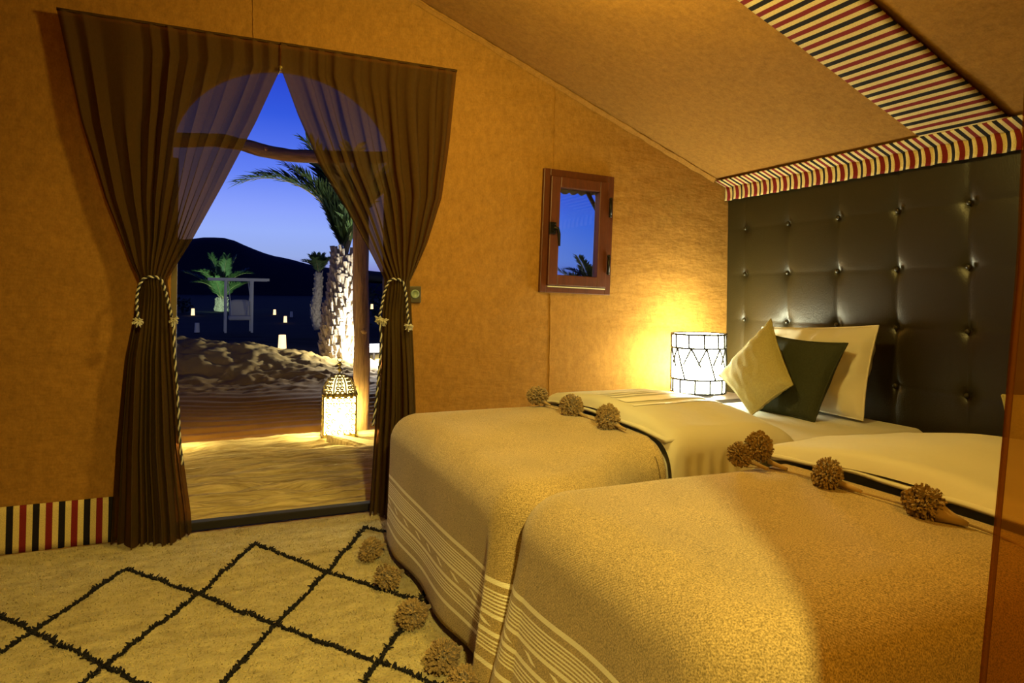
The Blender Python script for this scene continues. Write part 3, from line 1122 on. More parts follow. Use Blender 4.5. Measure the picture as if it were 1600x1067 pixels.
def blanket(x0, xf, y0, y1, label, grp, seed, flare_near=0.05, re=0.11, zt=BZ, hem=0.05, foot_out=0.018, widen=0.0, r=0.17, band0=0.345, flare_far=0.0):
    root = thing('blanket', ((x0 + xf) / 2, (y0 + y1) / 2, 0.3), label, 'blanket', grp)
    yc, hw = (y0 + y1) / 2, (y1 - y0) / 2
    path = []
    def side(n, f):
        for k in range(n):
            path.append(f(k / n))
    side(40, lambda t: (xf + (x0 + r - xf) * t, y0 - widen * (t * t * (3 - 2 * t)), 0.0, -1.0))
    side(26, lambda t: (x0 + r - r * math.sin(t * PI / 2), y0 - widen + r - r * math.cos(t * PI / 2), -math.sin(t * PI / 2), -math.cos(t * PI / 2)))
    side(60, lambda t: (x0, y0 - widen + r + (y1 - y0 + widen - 2 * r) * t, -1.0, 0.0))
    side(26, lambda t: (x0 + r - r * math.cos(t * PI / 2), y1 - r + r * math.sin(t * PI / 2), -math.cos(t * PI / 2), math.sin(t * PI / 2)))
    side(41, lambda t: (x0 + r + (xf - x0 - r) * t * 41 / 40, y1, 0.0, 1.0))
    n = len(path)
    mb = MB()
    mb.uv = []
    rings = []
    NT, NE, NS = 12, 8, 26
    sdist = [0.0]
    for a, b in zip(path, path[1:]):
        sdist.append(sdist[-1] + math.hypot(b[0] - a[0], b[1] - a[1]) + 0.004)
    for i in range(NT + NE + NS + 1):
        ring = []
        for k, (px, py, nx, ny) in enumerate(path):
            s = sdist[k]
            spx = max(px, x0 + hw) if abs(nx) < 0.01 else x0 + hw
            cornerness = min(1.0, 4 * abs(nx * ny))
            ix, iy = px - nx * re, py - ny * re
            if i <= NT:
                t = i / NT
                x, y = spx + (ix - spx) * t, yc + (iy - yc) * t
                rr = math.hypot(max(0, x0 + hw - x), y - yc) / hw
                z = zt + 0.014 * (1 - min(1, rr) ** 2) + 0.006 * nz(x * 4, y * 4, seed)
            else:
                if i <= NT + NE:
                    a = PI / 2 * (i - NT) / NE
                    off, z, q = -re + re * math.sin(a), zt - re + re * math.cos(a), 0.0
                else:
                    q = (i - NT - NE) / NS
                    z = (zt - re) + (hem - (zt - re)) * q
                    off = foot_out * q ** 1.2 + (cornerness * 0.05 * q if ny < 0 else 0.0)
                    if ny > 0:
                        off += flare_far * cornerness * q
                    if ny < 0:
                        off += flare_near * cornerness * q ** 0.8
                    wob = 0.010 * math.sin(s * 9 + seed) + 0.008 * nz(s * 3.3, seed)
                    if cornerness > 0.02:
                        wob += (1 if ny < 0 else 0.15) * cornerness * 0.010 * math.sin(3.0 * math.atan2(ny, -nx) * 2 + seed)
                    off += wob * q
                    z += 0.012 * nz(s * 2.5, seed + 3) * q
                x, y = px + nx * off, py + ny * off
                z += 0.004 * nz(x * 4, y * 4, seed)
            w = -nx
            val = band0 - z + (0.0 if i <= NT + NE else 0.02 * nz(s * 1.7, seed + 6)) if (w > 0.12 and i > NT) else -1.0
            mb.v.append((x, y, z))
            mb.uv.append((s, val))
            ring.append(len(mb.v) - 1)
        rings.append(ring)
    for ra, rb in zip(rings, rings[1:]):
        for k in range(n - 1):
            mb.f.append((ra[k], ra[k + 1], rb[k + 1], rb[k]))
    o = mb.build('blanket_cloth', M['blanket'], root, smooth=True, recalc=False)
    bm = bmesh.new()
    bm.from_mesh(o.data)
    bmesh.ops.remove_doubles(bm, verts=bm.verts, dist=0.0015)
    bmesh.ops.dissolve_degenerate(bm, edges=bm.edges, dist=0.0005)
    bm.to_mesh(o.data)
    bm.free()
    o.data.polygons.foreach_set('use_smooth', [True] * len(o.data.polygons))
    md = o.modifiers.new('thickness', 'SOLIDIFY')
    md.thickness = 0.007
    md.offset = -1.0
    return root


def pom_mesh(seed):
    rnd = random.Random(seed)
    mb = MB()
    for i in range(620):
        e = 1 - 2 * (i + 0.5) / 620
        q = i * 2.399963
        d = Vector((math.cos(q) * math.sqrt(1 - e * e), math.sin(q) * math.sqrt(1 - e * e), e))
        d = (d + Vector((rnd.uniform(-.2, .2), rnd.uniform(-.2, .2), rnd.uniform(-.2, .2)))).normalized()
        bend = Vector((rnd.uniform(-.55, .55), rnd.uniform(-.55, .55), rnd.uniform(-.55, .55)))
        L = rnd.uniform(0.70, 1.14)
        mb.tube([d * 0.35, d * 0.72 + bend * 0.2, (d + bend * 0.5).normalized() * L], [0.06, 0.085, 0.075], 3)
    me = mb.mesh('pom_pom', False)
    me.materials.append(M['pom'])
    return me


POMS = [pom_mesh(3), pom_mesh(4)]


def pom(parent, c, r, k=0, squash=0.85):
    o = link('pom_pom', POMS[k % 2], parent)
    o.location = c
    o.scale = (r, r, r * squash)
    o.rotation_euler = (k * 1.3, k * 0.7, k * 2.1)
    return o


def cord(parent, pts, r=0.0026):
    mb = MB()
    mb.tube(spline(pts, 6), r, 6)
    mb.build('cord', M['pom'], parent, smooth=True)


def neck(parent, a, b, r0=0.022, r1=0.008):
    mb = MB()
    a, b = Vector(a), Vector(b)
    mb.tube([a, a.lerp(b, 0.4), b], [r0, (r0 + r1) / 2, r1], 8)
    mb.build('pom_neck', M['pom'], parent, smooth=True)


B1Y0, B1Y1, B2Y0, B2Y1 = 1.93, 2.86, 0.76, 1.68
bed(B1Y0, B1Y1, 'single bed beside the lamp and the door wall', 'the two single beds')
bed(B2Y0, B2Y1, 'single bed nearest the viewer, partly behind the orange cloth panel', 'the two single beds')
bl1 = blanket(0.70, 1.44, B1Y0 - 0.03, B1Y1 + 0.0, 'tan woven blanket with white bands over the bed by the door', 'tan banded blankets on the beds', 0.4, flare_near=0.02, widen=0.32, r=0.12, band0=0.322)
bl2 = blanket(0.705, 1.58, B2Y0 - 0.03, B2Y1 - 0.055, 'tan woven blanket with white bands over the bed nearest the viewer', 'tan banded blankets on the beds', 2.9, flare_near=0.03, foot_out=0.05, flare_far=0.035)
# pom-poms and edge cord of the far blanket
zc = BZ + 0.019
cord(bl1, [(1.385, 2.86, zc - 0.012), (1.385, 2.70, zc), (1.388, 2.55, zc + 0.003), (1.386, 2.40, zc + 0.003), (1.390, 2.18, zc - 0.006), (1.400, 2.02, zc - 0.02), (1.405, 1.92, zc - 0.065), (1.41, 1.893, zc - 0.13)])
for k, (y, x) in enumerate(((2.735, 1.36), (2.43, 1.365), (2.155, 1.365))):
    pom(bl1, (x, y, zc + 0.034), 0.047, k)
    neck(bl1, (x + 0.015, y - 0.03, zc + 0.012), (x + 0.022, y - 0.085, zc + 0.002), 0.009, 0.004)
for k, (x, y) in enumerate(((0.60, 2.64), (0.595, 2.36), (0.60, 2.06), (0.605, 1.78))):
    pom(bl1, (x, y, 0.055), 0.047, k + 3)
    neck(bl1, (x + 0.02, y, 0.06), (x + 0.062, y + 0.01, 0.066), 0.020, 0.006)
# near blanket
cord(bl2, [(1.50, 1.60, zc - 0.03), (1.50, 1.45, zc - 0.006), (1.495, 1.25, zc + 0.0), (1.50, 1.05, zc + 0.002), (1.51, 0.86, zc - 0.008), (1.52, 0.76, zc - 0.05)])
for k, (x, y, dz) in enumerate(((1.425, 1.535, 0.0), (1.475, 1.515, 0.024), (1.475, 1.275, 0.0), (1.475, 1.015, 0.0))):
    pom(bl2, (x, y, zc + 0.026 + dz), 0.036 if k == 0 else 0.042, k + 1)
    neck(bl2, (x + 0.01, y - 0.03, zc + 0.012), (x + 0.022, y - 0.085, zc + 0.002), 0.022 if k == 3 else 0.008, 0.005)
for k, (x, y) in enumerate(((0.62, 1.64), (0.60, 1.36), (0.60, 1.08))):
    pom(bl2, (x, y, 0.055), 0.045, k + 5)
    neck(bl2, (x + 0.02, y, 0.06), (x + 0.062, y - 0.01, 0.066), 0.020, 0.006)


def duvet(xa, xb, y0, y1, label, grp, seed, zt=0.598, zbase=0.552, band=False, skew=0.0):
    root = thing('duvet', ((xa + xb) / 2, (y0 + y1) / 2, 0.5), label, 'duvet', grp)
    yc, hw = (y0 + y1) / 2, (y1 - y0) / 2
    re = 0.10
    prof = []
    hz = 0.27
    for k in range(14):
        prof.append((-1, hz + (zt - re - hz) * k / 14.0, 0.0))
    mb = MB()
    nv = 100

    def surf(u, v, lift=0.0):
        x = xa + (xb - xa) * u
        ea, eb = u * (xb - xa) / 0.055, (1 - u) * (xb - xa) / 0.27
        ha = math.sqrt(max(0, 1 - (1 - min(1, ea)) ** 2))
        hb_ = math.sqrt(max(0, 1 - (1 - min(1, eb)) ** 2))
        h = ha * hb_
        # arc across: side up, round, top, round, side down
        sl, al, tl = (zt - re - hz), re * PI / 2, 2 * (hw - re)
        tot = 2 * sl + 2 * al + tl
        s = v * tot
        zl = zbase if u < 0.5 else 0.50
        top = zl + (zt - zl) * h
        puck = 0.0
        if s < sl:
            y, z = -hw, hz + s
            puck = (0.014 * math.sin(x * 120 + 2 * nz(x * 6, seed)) * (0.4 + nz(x * 8, seed + 1)) + 0.01 * nz(x * 14, z * 5, seed)) * (1 - s / sl * 0.5)
            y += -0.02 * (1 - s / sl) + puck
        elif s < sl + al:
            a = (s - sl) / re
            y, z = -hw + re - re * math.cos(a), zt - re + re * math.sin(a)
        elif s < sl + al + tl:
            t = (s - sl - al) / tl
            y, z = -hw + re + tl * t, zt + 0.042 * math.sin(PI * t)
        elif s < sl + 2 * al + tl:
            a = (s - sl - al - tl) / re
            y, z = hw - re + re * math.sin(a), zt - re + re * math.cos(a)
        else:
            y, z = hw, zt - re - (s - sl - 2 * al - tl)
        z = z - (zt - top) * smooth(hz, zt - 0.02, z)
        z += 0.010 * nz(x * 3.2, y * 3.2, seed) * h + 0.004 * nz(x * 9, y * 5, seed + 2) * h
        y *= 1 - 0.02 * (1 - h)
        n = 0.0
        return (x + skew * (y / hw) * (1 - u) + 0.012 * nz(y * 5, seed) * (1 - u), yc + y, z + lift)
    mb.grid(70, nv, surf)
    mb.build('duvet_cover', M['duvet'], root, smooth=True, recalc=False)
    # underside lip folded back under the front edge
    mb = MB()
    mb.grid(6, 70, lambda u, v: (xa - 0.012 + 0.10 * u + skew * (v * 2 - 1) + 0.010 * nz(v * 5, seed + 5), y0 + 0.03 + (y1 - y0 - 0.06) * v, zbase + 0.022 + 0.012 * math.sin(PI * v) + 0.007 * nz(v * 6, seed + 7) - 0.012 * (2 * v - 1) ** 4))
    o = mb.build('folded_edge', M['duvet'], root, smooth=True, recalc=False)
    o.modifiers.new('thickness', 'SOLIDIFY').thickness = 0.010
    if band:
        for v0_, v1_ in ((0.385, 0.398), (0.42, 0.462), (0.482, 0.495), (0.512, 0.525), (0.545, 0.558)):
            mb = MB()
            mb.grid(50, 4, lambda u, v: surf(0.10 + 0.84 * u, v0_ + (v1_ - v0_) * v, 0.0028))
            mb.build('satin_stripe', M['satin'], root, smooth=True, recalc=False, label='shiny white woven stripe')
    return root


duvet(1.46, 2.07, B1Y0 - 0.045, B1Y1 + 0.05, 'cream duvet with white satin stripes folded back on the bed by the lamp', 'cream duvets on the beds', 3.1, band=True)
duvet(1.615, 2.46, B2Y0 - 0.04, B2Y1 + 0.02, 'plain cream duvet folded back on the bed nearest the viewer', 'cream duvets on the beds', 6.4)


def cushion(name, c, thick, m, label, cat, grp=None, seed=0.0, nrm=None, pinch=0.07, piping=True, wr=0.006):
    """c = corner points TL, TR, BR, BL"""
    TL, TR, BR, BL = [Vector(p) for p in c]
    root = thing(name, tuple((BL + BR) / 2), label, cat, grp)
    nv = (TR - TL).cross(BL - TL).normalized()
    if nrm is not None and nv.dot(Vector(nrm)) < 0:
        nv.negate()
    N = 36

    def base(a, b):
        aa = a * (1 - pinch * (1 - b * b))
        bb = b * (1 - pinch * (1 - a * a))
        u, v = (aa + 1) / 2, (1 - bb) / 2
        return TL * (1 - u) * (1 - v) + TR * u * (1 - v) + BR * u * v + BL * (1 - u) * v
    mb = MB()
    for sgn in (1, -1):
        def fn(u, v, sgn=sgn):
            a, b = 2 * u - 1, 2 * v - 1
            t = ((1 - a * a) * (1 - b * b))
            t = t ** 0.42 if t > 0 else 0
            w = wr * (nz(a * 2.5 + seed, b * 2.5, seed) + 0.8 * nz(a * 6 + seed, b * 3.0, seed + 4)) * min(1, 3 * t)
            return base(a, b) + nv * sgn * (thick / 2 * t + w)
        mb.grid(N, N, fn)
    o = mb.build('cushion_cover' if cat == 'cushion' else 'pillowcase', m, root, smooth=True, recalc=False)
    if piping:
        mb = MB()
        ring = []
        for k in range(4 * 20):
            e, t = divmod(k, 20)
            t = t / 20 * 2 - 1
            a, b = ((t, 1), (1, -t), (-t, -1), (-1, t))[e]
            ring.append(base(a, b))
        ring.append(ring[0])
        mb.tube(ring, 0.0045, 6, cap=False)
        mb.build('piping', m, root, smooth=True)
    return root


cushion('pillow', [(2.80, 2.86, 0.895), (2.80, 2.150, 0.935), (2.68, 2.13, 0.515), (2.68, 2.82, 0.505)], 0.17, M['pillow'], 'white bed pillow propped against the headboard behind two cushions', 'pillow', seed=1.0, pinch=0.045, wr=0.018)
cushion('cushion', [(2.66, 2.655, 0.865), (2.645, 2.185, 0.855), (2.50, 2.235, 0.50), (2.50, 2.66, 0.485)], 0.14, M['dark_green'], 'dark green square cushion leaning on the white pillow', 'cushion', seed=3.0)
cushion('cushion', [(2.47, 2.825, 0.645), (2.575, 2.575, 0.950), (2.42, 2.285, 0.665), (2.35, 2.46, 0.505)], 0.13, M['olive'], 'olive green cushion standing on its corner before the dark one', 'cushion', seed=5.0)
cushion('cushion', [(2.62, 1.515, 0.715), (2.64, 1.10, 0.78), (2.52, 1.06, 0.49), (2.50, 1.43, 0.49)], 0.13, M['olive'], 'olive green cushion on the near bed peeping past the orange panel', 'cushion', seed=7.0)
cushion('pillow', [(2.80, 1.47, 0.90), (2.80, 0.84, 0.90), (2.69, 0.84, 0.505), (2.69, 1.45, 0.505)], 0.14, M['pillow'], 'white bed pillow behind the olive cushion on the near bed', 'pillow', seed=9.0, pinch=0.02)

# ------------------------------------------------------------------ bedside table and lamp
ns = thing('bedside_table', (2.62, 3.10, 0), 'small dark bedside table in the corner under the glowing lamp', 'table')
mb = MB()
mb.box((2.62, 3.085, 0.485), (0.42, 0.34, 0.03))
mb.build('table_top', M['bed_wood'], ns, bevel=0.006)
for sx in (2.44, 2.80):
    for sy in (2.945, 3.225):
        mb = MB()
        mb.box((sx, sy, 0.235), (0.035, 0.035, 0.47))
        mb.build('leg', M['bed_wood'], ns, bevel=0.003)
LX, LY, LZ0, LZ1, LR = 2.548, 3.085, 0.525, 0.848, 0.150
lamp = thing('bedside_lamp', (LX, LY, 0.50), 'glowing drum-shaped bedside lamp with a dark wire lattice', 'lamp')
mb = MB()
mb.lathe([(0.085, 0.0), (0.085, 0.018), (0.03, 0.022), (0.03, 0.036)], (LX, LY, 0.50), 24)
mb.build('base', M['iron'], lamp, smooth=False)
mb = MB()
mb.lathe([(LR - 0.012, LZ0), (LR - 0.006, (LZ0 + LZ1) / 2), (LR - 0.012, LZ1)], (LX, LY, 0), 48, cap=True)
mb.build('lamp_shade', M['lamp_glow'], lamp, smooth=False)
mb = MB()


def cyl(a, z, r=LR):
    return (LX + r * math.cos(a), LY + r * math.sin(a), z)


for z in (LZ0, LZ0 + 0.075, LZ1 - 0.075, LZ1):
    mb.tube([cyl(2 * PI * k / 48, z) for k in range(49)], 0.0058, 5, cap=False)
rl = random.Random(11)
for k in range(12):
    a = 2 * PI * k / 12 + rl.uniform(-.1, .1)
    mb.tube([cyl(a, LZ1), cyl(a + 0.02, LZ1 - 0.075)], 0.0055, 5)
    mb.tube([cyl(a + 0.25, LZ0 + 0.075), cyl(a + 0.25, LZ0)], 0.0055, 5)
    mb.tube([cyl(a + 0.1 + 0.36 * q / 5, LZ1 - 0.075 - (LZ1 - LZ0 - 0.15) * q / 5 * (0.6 if k % 2 else 1)) for q in range(6)], 0.0052, 5)
    mb.tube([cyl(a + 0.1 - 0.30 * q / 5, LZ1 - 0.075 - 0.09 * q / 5) for q in range(6)], 0.0052, 5)
mb.build('wire_lattice', M['iron'], lamp, smooth=True)

# ------------------------------------------------------------------ rug with black diamonds
rug = thing('rug', (-0.4, 2.0, 0), 'cream shaggy wool rug with black diamond lines on the tent floor', 'rug')
RGX0, RGX1, RGY0, RGY1 = -1.9, 0.95, -0.4, 3.235


def rug_z(x, y):
    return 0.016 + 0.005 * nz(x * 9, y * 9) + 0.004 * nz(x * 30, y * 22, 4)


mb = MB()
mb.grid(200, 250, lambda u, v: (RGX0 + (RGX1 - RGX0) * u + 0.006 * nz(v * 30, 1) * (1 if u in (0, 1) else 0), RGY0 + (RGY1 - RGY0) * v - 0.03 * (u - 0.5) ** 2, rug_z(RGX0 + (RGX1 - RGX0) * u, RGY0 + (RGY1 - RGY0) * v) if 0 < u < 1 and 0 < v < 1 else 0.002))
mb.build('rug_ground', M['pile'], rug, smooth=True, recalc=False)
rr = random.Random(5)
mb = MB()
for i in range(52000):
    x = rr.uniform(-1.0, 0.8)
    y = rr.uniform(1.6, 3.2)
    z = rug_z(x, y) - 0.002
    q = rr.uniform(0, 2 * PI)
    l, h, w = rr.uniform(0.004, 0.012), rr.uniform(0.004, 0.010), 0.0022
    dx, dy = math.cos(q), math.sin(q)
    o = len(mb.v)
    mb.v += [(x - dy * w, y + dx * w, z), (x + dy * w, y - dx * w, z), (x + dx * l, y + dy * l, z + h)]
    mb.f.append((o, o + 1, o + 2))
o = mb.build('pile', M['pile'], rug, recalc=False)
o['kind'] = 'stuff'
LINES = [
    [(-.254, 2.892), (-.006, 2.554), (.211, 2.224), (.455, 1.892), (.69, 1.56)],
    [(.201, 2.982), (.424, 2.575), (.671, 2.215), (.9, 1.88)],
    [(.656, 3.007), (.78, 2.83), (.90, 2.6)],
    [(-.72, 2.83), (-.576, 2.616), (-.459, 2.46), (-.238, 2.166), (-.01, 1.83), (.2, 1.5)],
    [(-1.17, 2.75), (-.93, 2.4), (-.70, 2.07), (-.47, 1.75), (-.25, 1.4)],
    [(-.254, 2.892), (-.459, 2.46), (-.517, 2.353), (-.70, 2.07), (-.9, 1.75)],
    [(.201, 2.982), (-.006, 2.554), (-.238, 2.166), (-.47, 1.75)],
    [(.656, 3.007), (.424, 2.575), (.211, 2.224), (-.01, 1.83), (-.25, 1.4)],
    [(.88, 2.6), (.671, 2.215), (.455, 1.892), (.2, 1.5)],
    [(-.72, 2.83), (-.93, 2.4), (-1.15, 2.05)],
]
for li, pts in enumerate(LINES):
    mb = MB()
    for (ax, ay), (bx, by) in zip(pts, pts[1:]):
        d = math.hypot(bx - ax, by - ay)
        n = int(d / 0.0032)
        for k in range(n):
            t = k / n
            wob = 0.005 * nz((ax + (bx - ax) * t) * 25, li * 3.0) + 0.003 * nz(t * 40 * d, li)
            nx, ny = -(by - ay) / d, (bx - ax) / d
            x = ax + (bx - ax) * t + nx * wob + rr.gauss(0, 0.0022)
            y = ay + (by - ay) * t + ny * wob + rr.gauss(0, 0.0022)
            z = rug_z(x, y)
            q = rr.uniform(0, 2 * PI)
            l = rr.uniform(0.003, 0.012) if rr.random() < 0.86 else rr.uniform(0.012, 0.020)
            mb.tube([(x, y, z - 0.004), (x + 0.3 * l * math.cos(q), y + 0.3 * l * math.sin(q), z + 0.006), (x + l * math.cos(q), y + l * math.sin(q), z + rr.uniform(0.007, 0.013))], [0.0042, 0.0038, 0.0016], 4, cap=False)
    mb.build('diamond_line', M['pile_black'], rug)

# ------------------------------------------------------------------ porch: straw mat, logs, lanterns
mat_t = thing('straw_mat', (0.4, 4.4, 0), 'ridged straw matting laid on the ground outside the doorway', 'mat')
mb = MB()


def mfn(u, v):
    x, y = -0.9 + 3.0 * u, 3.36 + 1.98 * v
    wav = y + 0.05 * nz(x * 1.4, y * 1.5) + 0.015 * nz(x * 5, y * 3)
    g = abs(nz(x * 0.32, wav * 4.6, 31.0))
    h = -0.040 * (1 - smooth(0.0, 0.10, g)) + 0.014 * math.sin(wav * 2 * PI / 0.088) + 0.020 * (1 - 2 * abs(nz(x * 0.7, wav * 5.5, 2.0))) + 0.022 * nz(x * 0.9, wav * 8, 12.0) + 0.009 * nz(x * 7, wav * 22, 5.0) + 0.004 * nz(x * 30, y * 40, 6.0)
    edge = min(1, 12 * v, 12 * (1 - v))
    return (x, y + 0.02 * nz(x * 3, v * 2, 8), -0.022 + h * edge + 0.012 * edge)


mb.grid(190, 230, mfn)
mb.build('matting', M['straw'], mat_t, smooth=True, recalc=False)


def log(name, pts, r, m, label, cat, seed, axis='z'):
    P = spline(pts, 10)
    root = thing(name, tuple(P[0]), label, cat)
    mb = MB()
    n, mcount = 18, len(P)
    rs = []
    mb.tube(P, [r * (1 + 0.12 * nz(i * 0.16, seed)) for i in range(mcount)], n)
    for i, v in enumerate(mb.v):
        k, q = divmod(i, n)
        p = P[min(k, mcount - 1)]
        d = Vector(v) - p
        mb.v[i] = tuple(p + d * (1 + 0.16 * nz(q * 1.1, k * 0.22, seed)))
    mb.build('log', m, root, smooth=True)
    for j in range(4):
        k = 3 + int((mcount - 6) * (j + 0.5) / 4)
        a = j * 2.1 + seed
        mbk = MB()
        t = (P[k + 1] - P[k - 1]).normalized()
        e1 = t.orthogonal().normalized()
        e2 = t.cross(e1)
        d = e1 * math.cos(a) + e2 * math.sin(a)
        mbk.tube([P[k] + d * r * 0.8, P[k] + d * r * 1.12 + t * 0.01], [0.028, 0.016], 8)
        mbk.build('knot', m, root, smooth=True)
    return root


log('porch_post', [(1.115, 5.27, -0.06), (1.11, 5.27, 0.5), (1.100, 5.27, 0.95), (1.086, 5.27, 1.55), (1.095, 5.27, 2.10)], 0.060, M['log'], 'rough log post standing behind the brass lantern', 'post', 2.0)
log('porch_post', [(-0.62, 5.27, -0.06), (-0.60, 5.27, 0.8), (-0.60, 5.27, 1.5), (-0.59, 5.27, 2.08)], 0.060, M['log'], 'rough log post hidden behind the left door curtain', 'post', 6.0)
log('porch_beam', [(-0.85, 5.27, 2.06), (-0.33, 5.27, 2.085), (0.05, 5.27, 2.120), (0.25, 5.27, 2.105), (0.46, 5.27, 2.068), (0.73, 5.27, 2.070), (1.3, 5.27, 2.12)], 0.046, M['log_h'], 'bent log beam lying across the two porch posts', 'beam', 4.0)


def lantern(loc, label, grp, rot):
    r = thing('brass_lantern', loc, label, 'lantern', grp)
    w, zb, zt = 0.113, 0.030, 0.300       # half width, body bottom and top
    def part(mb, name, m, sm=False, lb=None, bevel=0):
        o = mb.build(name, m, None, smooth=sm, bevel=bevel, label=lb)
        o.parent = r
        return o
    mb = MB()
    mb.box((0, 0, 0.010), (2 * w + 0.03, 2 * w + 0.03, 0.020))
    mb.box((0, 0, 0.026), (2 * w + 0.006, 2 * w + 0.006, 0.014))
    part(mb, 'base', M['brass'], bevel=0.003)
    mb = MB()
    mb.box((0, 0, zt + 0.004), (2 * w + 0.012, 2 * w + 0.012, 0.014))
    for q in range(4):
        for k in range(7):
            x = -w + 2 * w * (k + 0.5) / 7
            p = Matrix.Rotation(q * PI / 2, 3, 'Z') @ Vector((x, -w - 0.002, zt + 0.014))
            mb.ball(p, 0.012, 6, (1, 1, 1.3))
    part(mb, 'upper_rim', M['brass'])
    for sx in (-1, 1):
        for sy in (-1, 1):
            mb = MB()
            mb.box((sx * w, sy * w, (zb + zt) / 2), (0.014, 0.014, zt - zb))
            mb.ball((sx * w, sy * w, zt + 0.018), 0.012, 8)
            part(mb, 'corner_post', M['brass'])
    for q in range(4):
        R = Matrix.Rotation(q * PI / 2, 3, 'Z')
        mb = MB()
        mb.box(R @ Vector((0, -w + 0.006, (zb + zt) / 2)), (2 * w - 0.014, 0.003, zt - zb - 0.002) if q % 2 == 0 else (0.003, 2 * w - 0.014, zt - zb - 0.002))
        part(mb, 'pane', M['lantern_glow'])
        # pierced scrollwork: small rings in rows
        mb = MB()
        for j in range(7):
            for i in range(5):
                if 1 <= j <= 4 and 1 <= i <= 3 and (i + j) % 3:
                    continue
                cx = -w + 0.02 + (2 * w - 0.04) * (i + 0.5 * (j % 2) * 0.6 + 0.2) / 4.5
                cz = zb + 0.018 + (zt - zb - 0.036) * j / 6
                mb.tube([R @ Vector((cx + 0.013 * math.cos(a * PI / 5), -w - 0.001, cz + 0.013 * math.sin(a * PI / 5))) for a in range(9)], 0.0058, 4)
        for zz in (zb + 0.16, zt - 0.045, zt - 0.012):
            mb.tube([R @ Vector((-w, -w - 0.001, zz)), R @ Vector((w, -w - 0.001, zz))], 0.004, 4)
        o = part(mb, 'scrollwork', M['brass'])
        o['kind'] = 'stuff'
    dome = []
    for k in range(13):
        t = k / 12
        dome.append((0.108 * math.cos(t * PI / 2) ** 0.75 + 0.006, zt + 0.012 + 0.125 * math.sin(t * PI / 2) + 0.012 * t ** 3))
    mb = MB()
    mb.lathe([(a - 0.006, b - 0.004) for a, b in dome], n=16)
    part(mb, 'dome_glass', M['dome_glow'], True)
    for q in range(8):
        a = q * PI / 4 + PI / 8
        mb = MB()
        mb.tube([(p[0] * math.cos(a), p[0] * math.sin(a), p[1]) for p in dome], 0.0052, 5)
        part(mb, 'rib', M['brass'], True)
    mb = MB()
    for q in range(8):
        for k in (1, 3, 5, 7, 9):
            p = dome[k]
            a = q * PI / 4 + PI / 4
            c = Vector((p[0] * math.cos(a), p[0] * math.sin(a), p[1]))
            s = 0.014 * (1 - k / 14)
            e1 = Vector((-math.sin(a), math.cos(a), 0))
            e2 = Vector((-0.5 * math.cos(a), -0.5 * math.sin(a), 0.85))
            for sg in (-1, 1):
                mb.tube([c + e1 * sg * s * 1.3 + e1 * s * math.cos(b * PI / 4) + e2 * s * math.sin(b * PI / 4) for b in range(8)], 0.0060, 4)
    mb.tube([(0.116 * math.cos(a * PI / 16), 0.116 * math.sin(a * PI / 16), zt + 0.014) for a in range(33)], 0.007, 5)
    o = part(mb, 'dome_scrollwork', M['brass'])
    o['kind'] = 'stuff'
    z0 = zt + 0.145
    mb = MB()
    mb.lathe([(0.018, 0), (0.010, 0.008), (0.007, 0.022), (0.010, 0.030), (0.026, 0.042), (0.010, 0.054), (0.006, 0.062), (0.012, 0.070), (0.018, 0.080), (0.010, 0.090), (0.003, 0.098)], (0, 0, z0), 16)
    mb.tube([(0.016 * math.cos(a * PI / 8), 0, z0 + 0.110 + 0.016 * math.sin(a * PI / 8)) for a in range(17)], 0.0028, 5)
    part(mb, 'finial', M['brass'], True)
    r.rotation_euler = (0, 0, rot)
    return r


lantern((0.905, 5.06, 0.012), 'lit pierced brass lantern with a domed top beside the porch post', 'brass lanterns on the porch', math.radians(-8))
lantern((-0.42, 5.06, 0.012), 'lit pierced brass lantern hidden behind the left door curtain', 'brass lanterns on the porch', math.radians(12))
rock = thing('kerb_stone', (0.92, 4.86, 0), 'low wedge-shaped stone at the foot of the brass lantern', 'stone')
mb = MB()
mb.v = [(0.785, 4.90, -0.03), (1.06, 4.66, -0.03), (1.17, 4.78, -0.03), (0.90, 4.945, -0.03), (0.79, 4.895, 0.060), (1.05, 4.675, 0.004), (1.15, 4.78, 0.004), (0.90, 4.935, 0.045), (0.90, 4.83, 0.040)]
mb.f = [(0, 1, 5, 8, 4), (1, 2, 6, 5), (2, 3, 7, 6), (3, 0, 4, 7), (4, 8, 7), (8, 5, 6, 7), (3, 2, 1, 0)]
mb.build('stone', M['straw'], rock, bevel=0.004)

# ------------------------------------------------------------------ ground and far landscape


def ground_z(x, y):
    h = -0.06
    ridge = math.exp(-((y - 10.35 - 0.25 * nz(x * 0.5, 3)) / 1.15) ** 2)
    top = interp([(-6, 0.30), (-0.3, 0.42), (0.6, 0.36), (1.3, 0.24), (1.75, 0.10), (2.3, 0.05), (6, 0.12)], x)
    h += ridge * top
    h += smooth(5.4, 9.5, y) * 0.02
    h += 0.020 * nz(x * 1.3, y * 1.3, 1.0)
    foot = smooth(7.4, 9.2, y) * (1 - smooth(11.2, 12.4, y))
    h += foot * (0.045 * noise.fractal(Vector((x * 4.6, y * 3.6, 0.5)), 0.5, 2.0, 4) + 0.026 * nz(x * 11, y * 8, 2))
    rip = (1 - smooth(7.0, 9.0, y))
    h += rip * 0.013 * math.sin((y + 0.25 * nz(x * 1.1, y * 0.9, 3) + 0.05 * x) * 2 * PI / 0.24) * (0.6 + 0.5 * nz(x * 1.2, y * 1.2, 9))
    h -= 0.12 * smooth(12.0, 16.0, y)
    if y < 5.5:
        h = h * smooth(4.6, 5.5, y) - 0.075 * (1 - smooth(4.6, 5.5, y))
    return h


